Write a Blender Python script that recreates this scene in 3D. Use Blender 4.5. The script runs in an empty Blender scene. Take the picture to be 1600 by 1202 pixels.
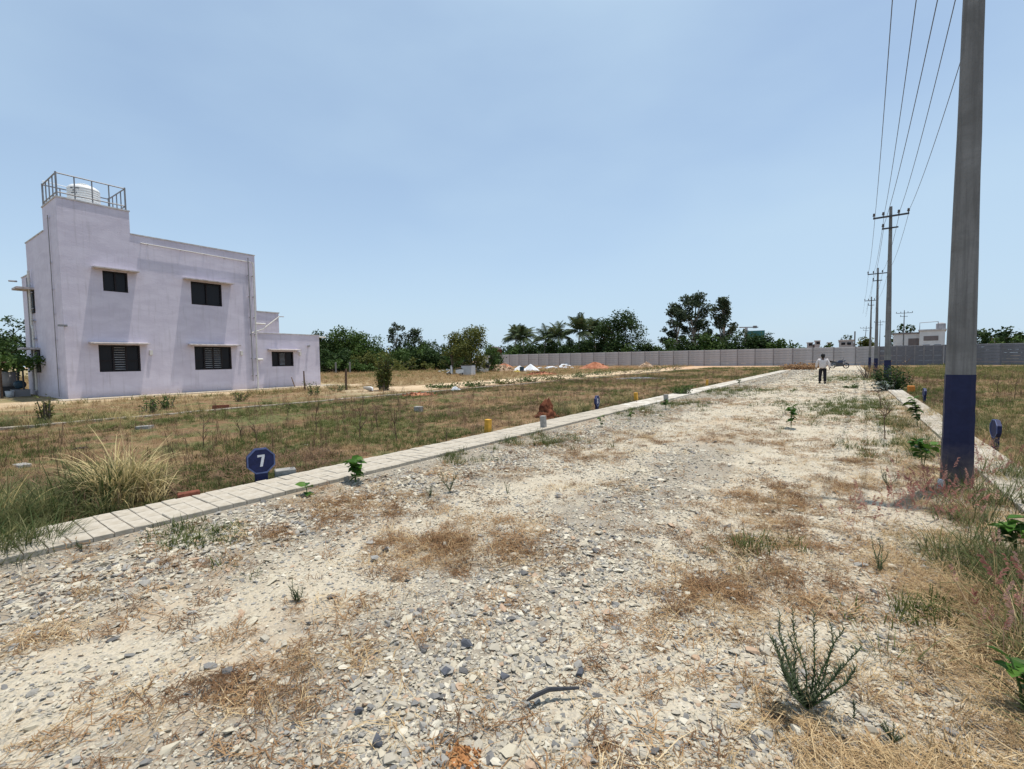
import bpy, bmesh, math, random
import numpy as np
from mathutils import Vector, Matrix, Euler
R = math.radians
scene = bpy.context.scene
COL = scene.collection
random.seed(11)
rng = np.random.default_rng(11)

# ------------------------------------------------------------------ camera
F_PX, EYE, PITCH, ROLL, YAW = 717.4, 1.5, .0527, .0134, .6337
cd = bpy.data.cameras.new('camera'); cam = bpy.data.objects.new('camera', cd); COL.objects.link(cam)
cd.sensor_width = 36; cd.lens = F_PX / 1600 * 36; cd.clip_end = 5000; cd.clip_start = .05
cam.matrix_world = Matrix.Translation((0, 0, EYE)) @ Matrix.Rotation(YAW, 4, 'Z') @ Matrix.Rotation(R(90) - PITCH, 4, 'X') @ Matrix.Rotation(-ROLL, 4, 'Z')
scene.camera = cam
# ------------------------------------------------------------------ sky, sun, exposure
SUN = Vector((.074, .15, 1.0)).normalized()
world = bpy.data.worlds.new('World'); scene.world = world; world.use_nodes = True
wn = world.node_tree; wn.nodes.clear()
sky = wn.nodes.new('ShaderNodeTexSky'); sky.sky_type = 'NISHITA'; sky.sun_disc = False
sky.sun_elevation = math.asin(SUN.z); sky.sun_rotation = math.atan2(SUN.x, SUN.y)
sky.air_density = 1.0; sky.dust_density = .55; sky.ozone_density = 1.0; sky.altitude = 0
tc = wn.nodes.new('ShaderNodeTexCoord')
mp = wn.nodes.new('ShaderNodeMapping'); mp.inputs['Scale'].default_value = (1.0, 1.0, 2.6)
nz = wn.nodes.new('ShaderNodeTexNoise'); nz.inputs['Scale'].default_value = 1.3; nz.inputs['Detail'].default_value = 5; nz.inputs['Roughness'].default_value = .45
cr = wn.nodes.new('ShaderNodeMapRange'); cr.inputs[1].default_value = .40; cr.inputs[2].default_value = .68; cr.inputs[3].default_value = .38; cr.inputs[4].default_value = .80
mx = wn.nodes.new('ShaderNodeMix'); mx.data_type = 'RGBA'
mx.inputs[7].default_value = (3.5, 4.65, 5.75, 1)
bg = wn.nodes.new('ShaderNodeBackground'); bg.inputs['Strength'].default_value = .125
wo = wn.nodes.new('ShaderNodeOutputWorld')
L = wn.links.new
L(tc.outputs['Generated'], mp.inputs[0]); L(mp.outputs[0], nz.inputs['Vector']); L(nz.outputs['Fac'], cr.inputs[0])
# milky haze thickening evenly towards the horizon all the way round
sx = wn.nodes.new('ShaderNodeSeparateXYZ'); mz = wn.nodes.new('ShaderNodeMapRange'); mz.inputs[1].default_value = 0; mz.inputs[2].default_value = 1; mz.inputs[3].default_value = 1; mz.inputs[4].default_value = 0
pz = wn.nodes.new('ShaderNodeMath'); pz.operation = 'POWER'; pz.inputs[1].default_value = 5; qz = wn.nodes.new('ShaderNodeMath'); qz.operation = 'MULTIPLY'; qz.inputs[1].default_value = .85
mh = wn.nodes.new('ShaderNodeMix'); mh.data_type = 'RGBA'; mh.inputs[7].default_value = (3.55, 4.45, 5.4, 1)
L(tc.outputs['Generated'], sx.inputs[0]); L(sx.outputs[2], mz.inputs[0]); L(mz.outputs[0], pz.inputs[0]); L(pz.outputs[0], qz.inputs[0]); L(qz.outputs[0], mh.inputs[0]); L(sky.outputs[0], mh.inputs[6])
L(cr.outputs[0], mx.inputs[0]); L(mh.outputs[2], mx.inputs[6]); L(mx.outputs[2], bg.inputs[0]); L(bg.outputs[0], wo.inputs[0])
sd = bpy.data.lights.new('sun', 'SUN'); sd.energy = 4.0; sd.angle = R(.53); sd.color = (1.0, .945, .865)
so = bpy.data.objects.new('sun', sd); COL.objects.link(so)
so.rotation_euler = SUN.to_track_quat('Z', 'Y').to_euler()
scene.view_settings.view_transform = 'Standard'; scene.view_settings.look = 'None'
scene.view_settings.exposure = 0.30; scene.view_settings.gamma = 1
scene.view_settings.use_curve_mapping = False
scene.render.engine = 'CYCLES'
scene.cycles.max_bounces = 5; scene.cycles.diffuse_bounces = 3; scene.cycles.transparent_max_bounces = 6

# ------------------------------------------------------------------ placing: a direction seen from the eye -> a place in the world
def ray(px, py):
    x = (px - 800) / F_PX; y = -(py - 601) / F_PX
    c, s = math.cos(ROLL), math.sin(ROLL)
    x, y = x * c + y * s, -x * s + y * c
    cp, sp = math.cos(PITCH), math.sin(PITCH)
    f = cp + y * sp; z = -sp + y * cp
    return Vector((x * math.cos(YAW) - f * math.sin(YAW), x * math.sin(YAW) + f * math.cos(YAW), z))
def G(px, py, z=0.0):
    r = ray(px, py); t = (z - EYE) / r.z
    return Vector((r.x * t, r.y * t, z))
def at_y(px, py, Y):
    r = ray(px, py); t = Y / r.y
    return Vector((r.x * t, Y, EYE + r.z * t))
def at_d(px, py, d):
    r = ray(px, py); t = d / math.hypot(r.x, r.y)
    return Vector((r.x * t, r.y * t, EYE + r.z * t))
def mpp(p):                       # metres per photograph pixel at p
    return ((-p[0]) * math.sin(YAW) + p[1] * math.cos(YAW)) / F_PX

# ------------------------------------------------------------------ materials
MATS = {}
def mat(name, rough=.85, spec=.2, metallic=0):
    m = bpy.data.materials.new(name); m.use_nodes = True; MATS[name] = m
    b = m.node_tree.nodes['Principled BSDF']
    b.inputs['Roughness'].default_value = rough; b.inputs['Specular IOR Level'].default_value = spec; b.inputs['Metallic'].default_value = metallic
    return m, m.node_tree, b
def node(nt, t, **kw):
    n = nt.nodes.new(t)
    for k, v in kw.items():
        if k.startswith('i_'): n.inputs[int(k[2:]) if k[2:].isdigit() else k[2:].replace('_', ' ')].default_value = v
        else: setattr(n, k, v)
    return n
def noise(nt, scale, detail=4, rough=.55, vec=None, dist=0):
    n = node(nt, 'ShaderNodeTexNoise'); n.inputs['Scale'].default_value = scale; n.inputs['Detail'].default_value = detail
    n.inputs['Roughness'].default_value = rough; n.inputs['Distortion'].default_value = dist
    if vec is None:
        g = node(nt, 'ShaderNodeTexCoord'); vec = g.outputs['Object']
    nt.links.new(vec, n.inputs['Vector']); return n.outputs['Fac']
def mrange(nt, v, a, b, c=0., d=1., smooth=True):
    n = node(nt, 'ShaderNodeMapRange', interpolation_type='SMOOTHSTEP' if smooth else 'LINEAR')
    for i, x in enumerate((a, b, c, d)): n.inputs[1 + i].default_value = x
    nt.links.new(v, n.inputs[0]); return n.outputs[0]
def mixc(nt, f, a, b, mode='MIX'):
    n = node(nt, 'ShaderNodeMix', data_type='RGBA', blend_type=mode)
    for s, v in ((0, f), (6, a), (7, b)):
        if isinstance(v, (int, float)): n.inputs[s].default_value = v
        elif isinstance(v, (tuple, list)): n.inputs[s].default_value = (*v, 1) if len(v) == 3 else v
        else: nt.links.new(v, n.inputs[s])
    return n.outputs[2]
def math_(nt, op, a, b=0.):
    n = node(nt, 'ShaderNodeMath', operation=op)
    for s, v in ((0, a), (1, b)):
        if isinstance(v, (int, float)): n.inputs[s].default_value = v
        else: nt.links.new(v, n.inputs[s])
    return n.outputs[0]
def ramp(nt, v, stops, const=False):
    n = node(nt, 'ShaderNodeValToRGB'); cr = n.color_ramp
    cr.interpolation = 'CONSTANT' if const else 'LINEAR'
    while len(cr.elements) < len(stops): cr.elements.new(.5)
    for e, (p, c) in zip(cr.elements, stops): e.position = p; e.color = (*c, 1)
    nt.links.new(v, n.inputs[0]); return n.outputs[0]
def bump(nt, b, h, strength, dist=.02):
    n = node(nt, 'ShaderNodeBump'); n.inputs['Strength'].default_value = strength; n.inputs['Distance'].default_value = dist
    nt.links.new(h, n.inputs['Height']); nt.links.new(n.outputs[0], b.inputs['Normal'])
def attr(nt, name, kind='GEOMETRY'):
    n = node(nt, 'ShaderNodeAttribute', attribute_type=kind, attribute_name=name); return n.outputs['Fac']
def simple(name, c, rough=.85, spec=.2, var=.12, scale=6, metallic=0, bmp=0, c2=None):
    m, nt, b = mat(name, rough, spec, metallic)
    f = noise(nt, scale, 5)
    lo = tuple(x * (1 - var) for x in c); hi = c2 or tuple(min(1, x * (1 + var)) for x in c)
    nt.links.new(mixc(nt, mrange(nt, f, .3, .7), lo, hi), b.inputs['Base Color'])
    if bmp: bump(nt, b, noise(nt, scale * 6, 4), bmp, .01)
    return m
def leafy(name, stops, rough=.6, inst=False, trans=.25):
    m, nt, b = mat(name, rough, .12)
    c = ramp(nt, attr(nt, 'tint', 'INSTANCER' if inst else 'GEOMETRY'), stops)
    if inst:                                      # a little variety between the blades of one tuft
        g = node(nt, 'ShaderNodeNewGeometry')
        c = mixc(nt, mrange(nt, g.outputs['Random Per Island'], 0, 1, 0, .26, False), c, stops[-1][1])
    nt.links.new(c, b.inputs['Base Color'])
    t = node(nt, 'ShaderNodeBsdfTranslucent'); nt.links.new(c, t.inputs['Color'])
    mxs = node(nt, 'ShaderNodeMixShader'); mxs.inputs[0].default_value = trans
    out = nt.nodes['Material Output']
    nt.links.new(b.outputs[0], mxs.inputs[1]); nt.links.new(t.outputs[0], mxs.inputs[2]); nt.links.new(mxs.outputs[0], out.inputs[0])
    return m

# ---- ground (plots, dirt street, earth by the wall)
m, nt, b = mat('ground', .95, .1)
tcn = node(nt, 'ShaderNodeTexCoord'); P = tcn.outputs['Object']
sep = node(nt, 'ShaderNodeSeparateXYZ'); nt.links.new(P, sep.inputs[0]); X, Y = sep.outputs[0], sep.outputs[1]
n1 = noise(nt, .30, 5, .6, P, .6); n2 = noise(nt, 1.1, 6, .65, P, .4); n3 = noise(nt, 9, 6, .7, P); n4 = noise(nt, 45, 4, .7, P); n0 = noise(nt, .06, 4, .6, P)
soil = mixc(nt, mrange(nt, n2, .35, .65), (.20, .122, .066), (.35, .235, .13))
soil = mixc(nt, mrange(nt, math_(nt, 'ADD', math_(nt, 'MULTIPLY', n1, .6), math_(nt, 'MULTIPLY', n2, .4)), .50, .58, 0, .9), soil, (.150, .088, .058))            # dark burnt reddish patches
gr = mixc(nt, mrange(nt, n3, .35, .65), (.075, .095, .032), (.17, .165, .065))
plot = mixc(nt, mrange(nt, math_(nt, 'ADD', n2, math_(nt, 'MULTIPLY', math_(nt, 'SUBTRACT', n0, .5), .8)), .50, .62), soil, gr)
plot = mixc(nt, mrange(nt, n4, .3, .7, 0, .35), plot, (.10, .075, .045))
dirt = mixc(nt, mrange(nt, n2, .3, .7), (.50, .37, .23), (.62, .49, .34)); dirt = mixc(nt, mrange(nt, n3, .4, .7, 0, .35), dirt, (.36, .24, .14))
wob = math_(nt, 'MULTIPLY', math_(nt, 'SUBTRACT', n2, .5), 3.2); Xw = math_(nt, 'ADD', X, wob); Yw = math_(nt, 'ADD', Y, math_(nt, 'MULTIPLY', wob, 2.2))
street = math_(nt, 'MULTIPLY', mrange(nt, Xw, -22.3, -21.6), mrange(nt, Xw, -18.2, -17.5, 1, 0))
apron = math_(nt, 'MULTIPLY', mrange(nt, Xw, -28.8, -28.2), math_(nt, 'MULTIPLY', mrange(nt, Xw, -25.6, -24.6, 1, 0), mrange(nt, Yw, 19, 22, 1, 0)))
far_field = mixc(nt, mrange(nt, n2, .4, .62), (.36, .265, .155), (.20, .175, .085))
leftfar = mrange(nt, Xw, -23.5, -22.0, 1, 0)
col = mixc(nt, leftfar, plot, far_field)
col = mixc(nt, math_(nt, 'MULTIPLY', apron, mrange(nt, n1, .35, .6, .35, .9)), col, dirt)
col = mixc(nt, math_(nt, 'MULTIPLY', street, mrange(nt, Yw, 9, 19)), col, dirt)
wallside = math_(nt, 'MULTIPLY', mrange(nt, Yw, 60, 68), mrange(nt, Xw, -1, 4, 1, 0))
red = mixc(nt, mrange(nt, n1, .4, .6), (.50, .30, .18), (.46, .34, .22))
col = mixc(nt, math_(nt, 'MULTIPLY', wallside, .85), col, red)
nt.links.new(col, b.inputs['Base Color'])
hh = math_(nt, 'ADD', math_(nt, 'MULTIPLY', n3, 1.), math_(nt, 'MULTIPLY', n4, .5)); bump(nt, b, hh, .9, .05)

# ---- road: pale crushed-stone dust with soil showing through
m, nt, b = mat('road', .93, .15)
tcn = node(nt, 'ShaderNodeTexCoord'); P = tcn.outputs['Object']
n0 = noise(nt, .35, 4, .6, P, .8); n1 = noise(nt, 1.6, 6, .65, P, .5); n2 = noise(nt, 14, 5, .7, P); n3 = noise(nt, 60, 4, .75, P)
vo = node(nt, 'ShaderNodeTexVoronoi'); vo.inputs['Scale'].default_value = 42; nt.links.new(P, vo.inputs['Vector'])
vo2 = node(nt, 'ShaderNodeTexVoronoi'); vo2.inputs['Scale'].default_value = 95; nt.links.new(P, vo2.inputs['Vector'])
base = mixc(nt, mrange(nt, n1, .35, .65), (.44, .37, .262), (.53, .465, .355))
chip = ramp(nt, math_(nt, 'FRACT', math_(nt, 'MULTIPLY', vo.outputs['Color'], 3.7)), [(0, (.16, .16, .16)), (.14, (.50, .44, .33)), (.4, (.42, .38, .30)), (.7, (.58, .53, .43)), (.92, (.36, .26, .17))], True)
col = mixc(nt, mrange(nt, n2, .42, .6, .05, .55), base, chip)
chip2 = ramp(nt, vo2.outputs['Color'], [(0, (.22, .215, .20)), (.3, (.46, .40, .30)), (.8, (.54, .49, .40))], True)
col = mixc(nt, .35, col, chip2)
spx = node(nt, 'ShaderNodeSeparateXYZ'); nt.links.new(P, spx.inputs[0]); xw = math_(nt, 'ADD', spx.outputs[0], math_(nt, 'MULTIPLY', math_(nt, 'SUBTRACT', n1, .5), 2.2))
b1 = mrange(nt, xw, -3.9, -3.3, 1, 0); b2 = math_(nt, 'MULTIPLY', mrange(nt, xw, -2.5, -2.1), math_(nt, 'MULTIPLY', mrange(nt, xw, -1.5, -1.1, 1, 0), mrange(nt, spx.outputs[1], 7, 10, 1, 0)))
col = mixc(nt, math_(nt, 'MULTIPLY', math_(nt, 'MAXIMUM', b1, b2), .62), col, (.20, .175, .145))       # darker bands beside the left kerb and along the near middle
col = mixc(nt, mrange(nt, n0, .56, .68, 0, .45), col, (.40, .28, .17))            # browner earth
col = mixc(nt, mrange(nt, n3, .58, .72, 0, .5), col, (.24, .20, .155))
nt.links.new(col, b.inputs['Base Color'])
h = math_(nt, 'ADD', math_(nt, 'MULTIPLY', math_(nt, 'SUBTRACT', 1, vo.outputs['Distance']), 1.), math_(nt, 'ADD', math_(nt, 'MULTIPLY', n3, .8), n2)); bump(nt, b, h, .9, .012)

def stone_mat(name, inst):
    m, nt, b = mat(name, .8, .25)
    t = attr(nt, 'tint', 'INSTANCER') if inst else node(nt, 'ShaderNodeObjectInfo').outputs['Random']
    c = ramp(nt, t, [(0, (.06, .062, .07)), (.04, (.15, .150, .15)), (.10, (.27, .258, .235)), (.26, (.40, .36, .285)), (.56, (.50, .445, .335)), (.80, (.60, .55, .44)), (.92, (.42, .28, .18)), (.96, (.46, .38, .28))], True)
    f = noise(nt, 30, 5, .7)
    c = mixc(nt, mrange(nt, f, .35, .7, 0, .4), c, (.42, .38, .31))
    nt.links.new(c, b.inputs['Base Color']); bump(nt, b, noise(nt, 90, 3), .5, .004)
stone_mat('gravel', True); stone_mat('stone', False)
simple('dark_stone', (.09, .095, .11), .75, .3, .3, 40, bmp=.4)
simple('concrete', (.50, .47, .42), .9, .15, .16, 5, bmp=.3)
simple('kerb_concrete', (.46, .40, .31), .9, .15, .25, 2.3, bmp=.6, c2=(.64, .60, .53))
simple('kerb_joint', (.33, .29, .235), .95, .1, .3, 5)
simple('block', (.30, .29, .27), .9, .1, .15, 20, bmp=.4)
simple('earth_slab', (.42, .36, .28), .95, .1, .2, 3, bmp=.4)
simple('brick', (.17, .062, .04), .9, .1, .25, 20, bmp=.4)
# plaster: lavender, hand-trowelled
m, nt, b = mat('plaster', .9, .12)
tcn = node(nt, 'ShaderNodeTexCoord'); P = tcn.outputs['Object']
mpn = node(nt, 'ShaderNodeMapping'); mpn.inputs['Scale'].default_value = (1, 1, 2.6); nt.links.new(P, mpn.inputs[0]); Q = mpn.outputs[0]
a1 = noise(nt, .8, 5, .6, Q, .5); a2 = noise(nt, 5, 5, .6, Q, 1.0); a3 = noise(nt, 30, 3, .6, P)
c = mixc(nt, mrange(nt, a1, .3, .7), (.56, .515, .60), (.65, .605, .69)); mps = node(nt, 'ShaderNodeMapping'); mps.inputs['Scale'].default_value = (5, 5, .35); nt.links.new(P, mps.inputs[0]); strk = noise(nt, 1.6, 5, .6, mps.outputs[0]); c = mixc(nt, mrange(nt, strk, .52, .72, 0, .38), c, (.40, .37, .40)); c = mixc(nt, mrange(nt, a2, .55, .75, 0, .25), c, (.50, .46, .53))
sp = node(nt, 'ShaderNodeSeparateXYZ'); nt.links.new(P, sp.inputs[0])
splash = math_(nt, 'MULTIPLY', mrange(nt, math_(nt, 'ADD', sp.outputs[2], math_(nt, 'MULTIPLY', a2, .5)), .3, .75, 1, 0), .35)
c = mixc(nt, splash, c, (.45, .34, .28))
nt.links.new(c, b.inputs['Base Color']); bump(nt, b, math_(nt, 'ADD', math_(nt, 'MULTIPLY', a2, .8), math_(nt, 'MULTIPLY', a3, .12)), .32, .02)
simple('coping', (.52, .50, .50), .9, .1, .2, 4, bmp=.2)
simple('chajja', (.48, .43, .42), .9, .1, .25, 6, bmp=.3)
simple('window_frame', (.016, .012, .014), .6, .25, .3, 10)
simple('louvre', (.30, .30, .31), .5, .4, .2, 10)
m, nt, b = mat('glass', .35, .25); b.inputs['Base Color'].default_value = (.010, .010, .014, 1)
simple('pvc', (.62, .60, .56), .5, .3, .08, 8)
simple('pvc_dark', (.28, .27, .28), .6, .3, .1, 8)
simple('steel', (.22, .22, .23), .6, .3, .1, 10, .2)
simple('tank_plastic', (.78, .78, .76), .45, .35, .04, 3)
simple('ink', (.05, .05, .06), .7, .2, .1, 10)
# pole concrete
m, nt, b = mat('pole_concrete', .88, .15)
a1 = noise(nt, 1.6, 5, .65, None, .6); a2 = noise(nt, 30, 4, .7)
c = mixc(nt, mrange(nt, a1, .3, .7), (.165, .158, .15), (.27, .26, .25)); c = mixc(nt, mrange(nt, a2, .5, .75, 0, .3), c, (.14, .135, .13)); mps = node(nt, 'ShaderNodeMapping'); mps.inputs['Scale'].default_value = (14, 14, .5); g0 = node(nt, 'ShaderNodeTexCoord'); nt.links.new(g0.outputs['Object'], mps.inputs[0]); strk = noise(nt, 1.5, 5, .65, mps.outputs[0], .3); c = mixc(nt, mrange(nt, strk, .42, .68, 0, .6), c, (.12, .115, .11)); pit = noise(nt, 120, 2, .5); c = mixc(nt, mrange(nt, pit, .66, .72, 0, .6), c, (.07, .068, .065))
nt.links.new(c, b.inputs['Base Color']); bump(nt, b, a2, .4, .01)
m, nt, b = mat('blue_paint', .55, .3)
a1 = noise(nt, 5, 6, .7, None, .4)
c = mixc(nt, mrange(nt, a1, .3, .7), (.008, .011, .045), (.014, .019, .066)); spz = node(nt, 'ShaderNodeSeparateXYZ'); g1_ = node(nt, 'ShaderNodeTexCoord'); nt.links.new(g1_.outputs['Object'], spz.inputs[0]); c = mixc(nt, mrange(nt, a1, .66, .72, 0, .6), c, (.16, .15, .14)); c = mixc(nt, math_(nt, 'MULTIPLY', mrange(nt, math_(nt, 'SUBTRACT', spz.outputs[2], math_(nt, 'MULTIPLY', a1, .6)), -.25, .25, 1, 0), .55), c, (.22, .17, .12))
nt.links.new(c, b.inputs['Base Color']); bump(nt, b, noise(nt, 40, 4), .3, .006)
simple('sign_blue', (.014, .020, .075), .6, .3, .3, 14, bmp=.2)
simple('blue_edge', (.10, .13, .26), .6, .3, .2, 30)
simple('white_paint', (.70, .70, .72), .6, .3, .08, 30)
simple('yellow_paint', (.62, .33, .045), .7, .25, .18, 15, bmp=.2)
simple('orange_paint', (.55, .20, .04), .7, .25, .18, 15)
simple('grey_wall', (.36, .35, .355), .9, .1, .14, .7, bmp=.2)
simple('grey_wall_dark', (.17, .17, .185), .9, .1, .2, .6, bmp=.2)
simple('wall_post', (.22, .21, .215), .9, .1, .12, 1)
simple('iron', (.05, .05, .055), .6, .4, .2, 10)
simple('porcelain', (.06, .045, .04), .3, .5, .1, 10)
simple('wire', (.09, .09, .10), .5, .4, .1, 10)
simple('bark', (.14, .11, .085), .95, .1, .3, 4, bmp=.5)
simple('bark_pale', (.36, .33, .30), .9, .1, .3, 3, bmp=.3)
simple('dry_stem', (.13, .085, .06), .9, .1, .3, 8)
simple('stem_green', (.10, .15, .05), .8, .2, .2, 12)
simple('termite', (.13, .045, .028), .98, .05, .4, 9, bmp=1.0, c2=(.21, .080, .045))
simple('red_soil', (.36, .135, .075), .97, .05, .25, 1.2, bmp=.9, c2=(.44, .20, .12))
simple('sandy_rubble', (.42, .27, .17), .95, .05, .3, 2, bmp=.9, c2=(.58, .44, .32))
simple('white_sand', (.70, .71, .73), .95, .05, .08, 1.5, bmp=.6)
simple('white_bag', (.66, .68, .70), .7, .2, .15, 5, bmp=.6)
simple('yellow_bag', (.62, .48, .08), .7, .2, .15, 5)
simple('barrel_blue', (.03, .065, .10), .5, .3, .15, 5)
simple('house_white', (.66, .65, .64), .85, .15, .08, 1)
simple('house_brown', (.20, .17, .165), .85, .15, .12, 1)
simple('house_grey', (.32, .31, .32), .85, .15, .12, 1)
simple('site_tank', (.46, .46, .48), .85, .15, .08, 2)
simple('house_pink', (.50, .40, .37), .85, .15, .12, 1)
simple('net_green', (.035, .12, .13), .85, .15, .15, .2)
simple('skin', (.13, .07, .045), .6, .3, .05, 20)
simple('hair', (.008, .007, .007), .6, .3, .2, 60)
simple('shirt', (.60, .55, .54), .85, .15, .06, 14, bmp=.3)
simple('trousers', (.018, .018, .022), .85, .15, .2, 20)
simple('leather', (.015, .014, .014), .5, .4, .1, 20)
simple('rubber', (.016, .016, .017), .8, .2, .2, 20)
simple('bike_paint', (.02, .03, .07), .3, .5, .1, 5)
simple('bike_grey', (.10, .12, .15), .4, .5, .1, 5, .4)
simple('scooter_white', (.62, .63, .65), .3, .5, .05, 5)
simple('turquoise', (.10, .45, .45), .6, .3, .1, 8)
simple('orange_soil', (.36, .17, .07), .97, .05, .3, 8, bmp=.7)
simple('black_rubber', (.028, .028, .032), .55, .4, .3, 30)
leafy('leaf_dark', [(0, (.018, .036, .012)), (.5, (.032, .060, .018)), (1, (.060, .098, .028))])
leafy('leaf_mid', [(0, (.030, .058, .014)), (.5, (.056, .100, .024)), (1, (.105, .155, .040))])
leafy('leaf_olive', [(0, (.052, .068, .018)), (.5, (.095, .110, .028)), (1, (.17, .165, .045))])
leafy('leaf_euc', [(0, (.028, .045, .024)), (.5, (.048, .070, .036)), (1, (.085, .105, .055))])
leafy('leaf_bright', [(0, (.035, .085, .014)), (.5, (.055, .13, .020)), (1, (.09, .18, .03))], .4)
leafy('leaf_dry', [(0, (.20, .11, .055)), (.5, (.28, .16, .08)), (1, (.40, .26, .14))])
leafy('leaf_grey', [(0, (.035, .048, .026)), (.5, (.055, .072, .038)), (1, (.10, .115, .07))])
leafy('leaf_silver', [(0, (.22, .26, .22)), (1, (.45, .48, .44))])
leafy('palm', [(0, (.030, .050, .020)), (.5, (.052, .078, .030)), (1, (.12, .13, .06))])
leafy('grass_green', [(0, (.040, .075, .018)), (.5, (.075, .110, .028)), (.8, (.15, .16, .05)), (1, (.32, .26, .11))], .7, True, .3)
leafy('grass_dry', [(0, (.20, .115, .055)), (.4, (.34, .225, .11)), (.75, (.48, .345, .18)), (1, (.62, .49, .30))], .7, True, .2)
leafy('weed_red', [(0, (.085, .050, .032)), (.5, (.165, .100, .062)), (1, (.30, .21, .13))], .8, True, .1)
leafy('grass_brown', [(0, (.085, .045, .026)), (.4, (.19, .105, .052)), (1, (.38, .24, .12))], .8, True, .15)
leafy('grass_tall', [(0, (.028, .055, .014)), (.42, (.055, .090, .024)), (.62, (.13, .145, .05)), (.8, (.42, .33, .14)), (1, (.58, .47, .25))], .6, True, .3)
leafy('plume', [(0, (.30, .11, .085)), (.5, (.46, .21, .17)), (1, (.52, .33, .26))], .9, True, .3)
M = MATS

# ------------------------------------------------------------------ mesh building
class MB:
    def __init__(s): s.v = []; s.f = []
    def add(s, vs, fs):
        o = len(s.v); s.v += [tuple(p) for p in vs]; s.f += [tuple(i + o for i in f) for f in fs]; return s
    def box(s, x0, x1, y0, y1, z0, z1, mtx=None):
        vs = [Vector(p) for p in ((x0, y0, z0), (x1, y0, z0), (x1, y1, z0), (x0, y1, z0), (x0, y0, z1), (x1, y0, z1), (x1, y1, z1), (x0, y1, z1))]
        if mtx is not None: vs = [mtx @ p for p in vs]
        return s.add(vs, [(0, 3, 2, 1), (4, 5, 6, 7), (0, 1, 5, 4), (1, 2, 6, 5), (2, 3, 7, 6), (3, 0, 4, 7)])
    def bevbox(s, x0, x1, y0, y1, z0, z1, c=.01, mtx=None):   # box whose top edges are chamfered
        vs = [Vector(p) for p in ((x0, y0, z0), (x1, y0, z0), (x1, y1, z0), (x0, y1, z0), (x0, y0, z1 - c), (x1, y0, z1 - c), (x1, y1, z1 - c), (x0, y1, z1 - c),
              (x0 + c, y0 + c, z1), (x1 - c, y0 + c, z1), (x1 - c, y1 - c, z1), (x0 + c, y1 - c, z1))]
        if mtx is not None: vs = [mtx @ p for p in vs]
        return s.add(vs, [(0, 3, 2, 1), (8, 9, 10, 11), (0, 1, 5, 4), (1, 2, 6, 5), (2, 3, 7, 6), (3, 0, 4, 7), (4, 5, 9, 8), (5, 6, 10, 9), (6, 7, 11, 10), (7, 4, 8, 11)])
    def tube(s, path, rad, n=6, cap=True):
        path = [Vector(p) for p in path]; rad = rad if isinstance(rad, (list, tuple)) else [rad] * len(path)
        rings = []; ref = Vector((0, 0, 1))
        for i, p in enumerate(path):
            t = (path[min(i + 1, len(path) - 1)] - path[max(i - 1, 0)]).normalized()
            if abs(t.z) > .95: ref = Vector((0, 1, 0)) if i == 0 else ref
            u = t.cross(ref)
            if u.length < 1e-4: u = t.cross(Vector((1, 0, 0)))
            u.normalize(); w = t.cross(u)
            rings.append([p + (u * math.cos(6.28318 * k / n) + w * math.sin(6.28318 * k / n)) * rad[i] for k in range(n)])
        vs = [q for r in rings for q in r]
        fs = [(i * n + k, i * n + (k + 1) % n, (i + 1) * n + (k + 1) % n, (i + 1) * n + k) for i in range(len(path) - 1) for k in range(n)]
        if cap: fs += [tuple(range(n))[::-1], tuple((len(path) - 1) * n + k for k in range(n))]
        return s.add(vs, fs)
    def lathe(s, prof, n=20, c=(0, 0, 0), axis='z'):
        vs = []
        for r, z in prof:
            for k in range(n):
                a = 6.28318 * k / n; p = (r * math.cos(a), r * math.sin(a), z)
                if axis == 'y': p = (p[0], p[2], p[1])
                if axis == 'x': p = (p[2], p[0], p[1])
                vs.append((p[0] + c[0], p[1] + c[1], p[2] + c[2]))
        fs = [(i * n + k, i * n + (k + 1) % n, (i + 1) * n + (k + 1) % n, (i + 1) * n + k) for i in range(len(prof) - 1) for k in range(n)]
        return s.add(vs, fs)
    def prism(s, pts, axis, a, b):      # outline pts (p,q) extruded along axis x/y/z from a to b
        def mk(p, q, t): return {'x': (t, p, q), 'y': (p, t, q), 'z': (p, q, t)}[axis]
        n = len(pts); vs = [mk(p, q, a) for p, q in pts] + [mk(p, q, b) for p, q in pts]
        fs = [tuple(range(n)), tuple(range(2 * n - 1, n - 1, -1))] + [(i, (i + 1) % n, n + (i + 1) % n, n + i) for i in range(n)]
        return s.add(vs, fs)
    def build(s, name, m, parent=None, smooth=False, loc=None):
        me = bpy.data.meshes.new(name); me.from_pydata(s.v, [], s.f); me.update()
        if smooth: me.polygons.foreach_set('use_smooth', [True] * len(me.polygons))
        bm = bmesh.new(); bm.from_mesh(me); bmesh.ops.recalc_face_normals(bm, faces=bm.faces); bm.to_mesh(me); bm.free()
        return place(name, me, m, parent, loc)
def place(name, me, m, parent=None, loc=None):
    if m is not None and not me.materials: me.materials.append(m if not isinstance(m, str) else M[m])
    o = bpy.data.objects.new(name, me); COL.objects.link(o)
    if parent: o.parent = parent
    if loc is not None: o.location = loc
    return o
def thing(name, label, cat, loc=(0, 0, 0), rz=0, group=None):
    o = bpy.data.objects.new(name, None); COL.objects.link(o); o.empty_display_size = .1
    o.location = loc; o.rotation_euler = (0, 0, rz); o['label'] = label; o['category'] = cat
    if group: o['group'] = group
    return o
def tag(o, label, cat, group=None, kind=None):
    o['label'] = label; o['category'] = cat
    if group: o['group'] = group
    if kind: o['kind'] = kind
    return o
def struct(o, kind='structure', label=None, cat=None):
    o['kind'] = kind
    if label: o['label'] = label
    if cat: o['category'] = cat
    return o
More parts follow.
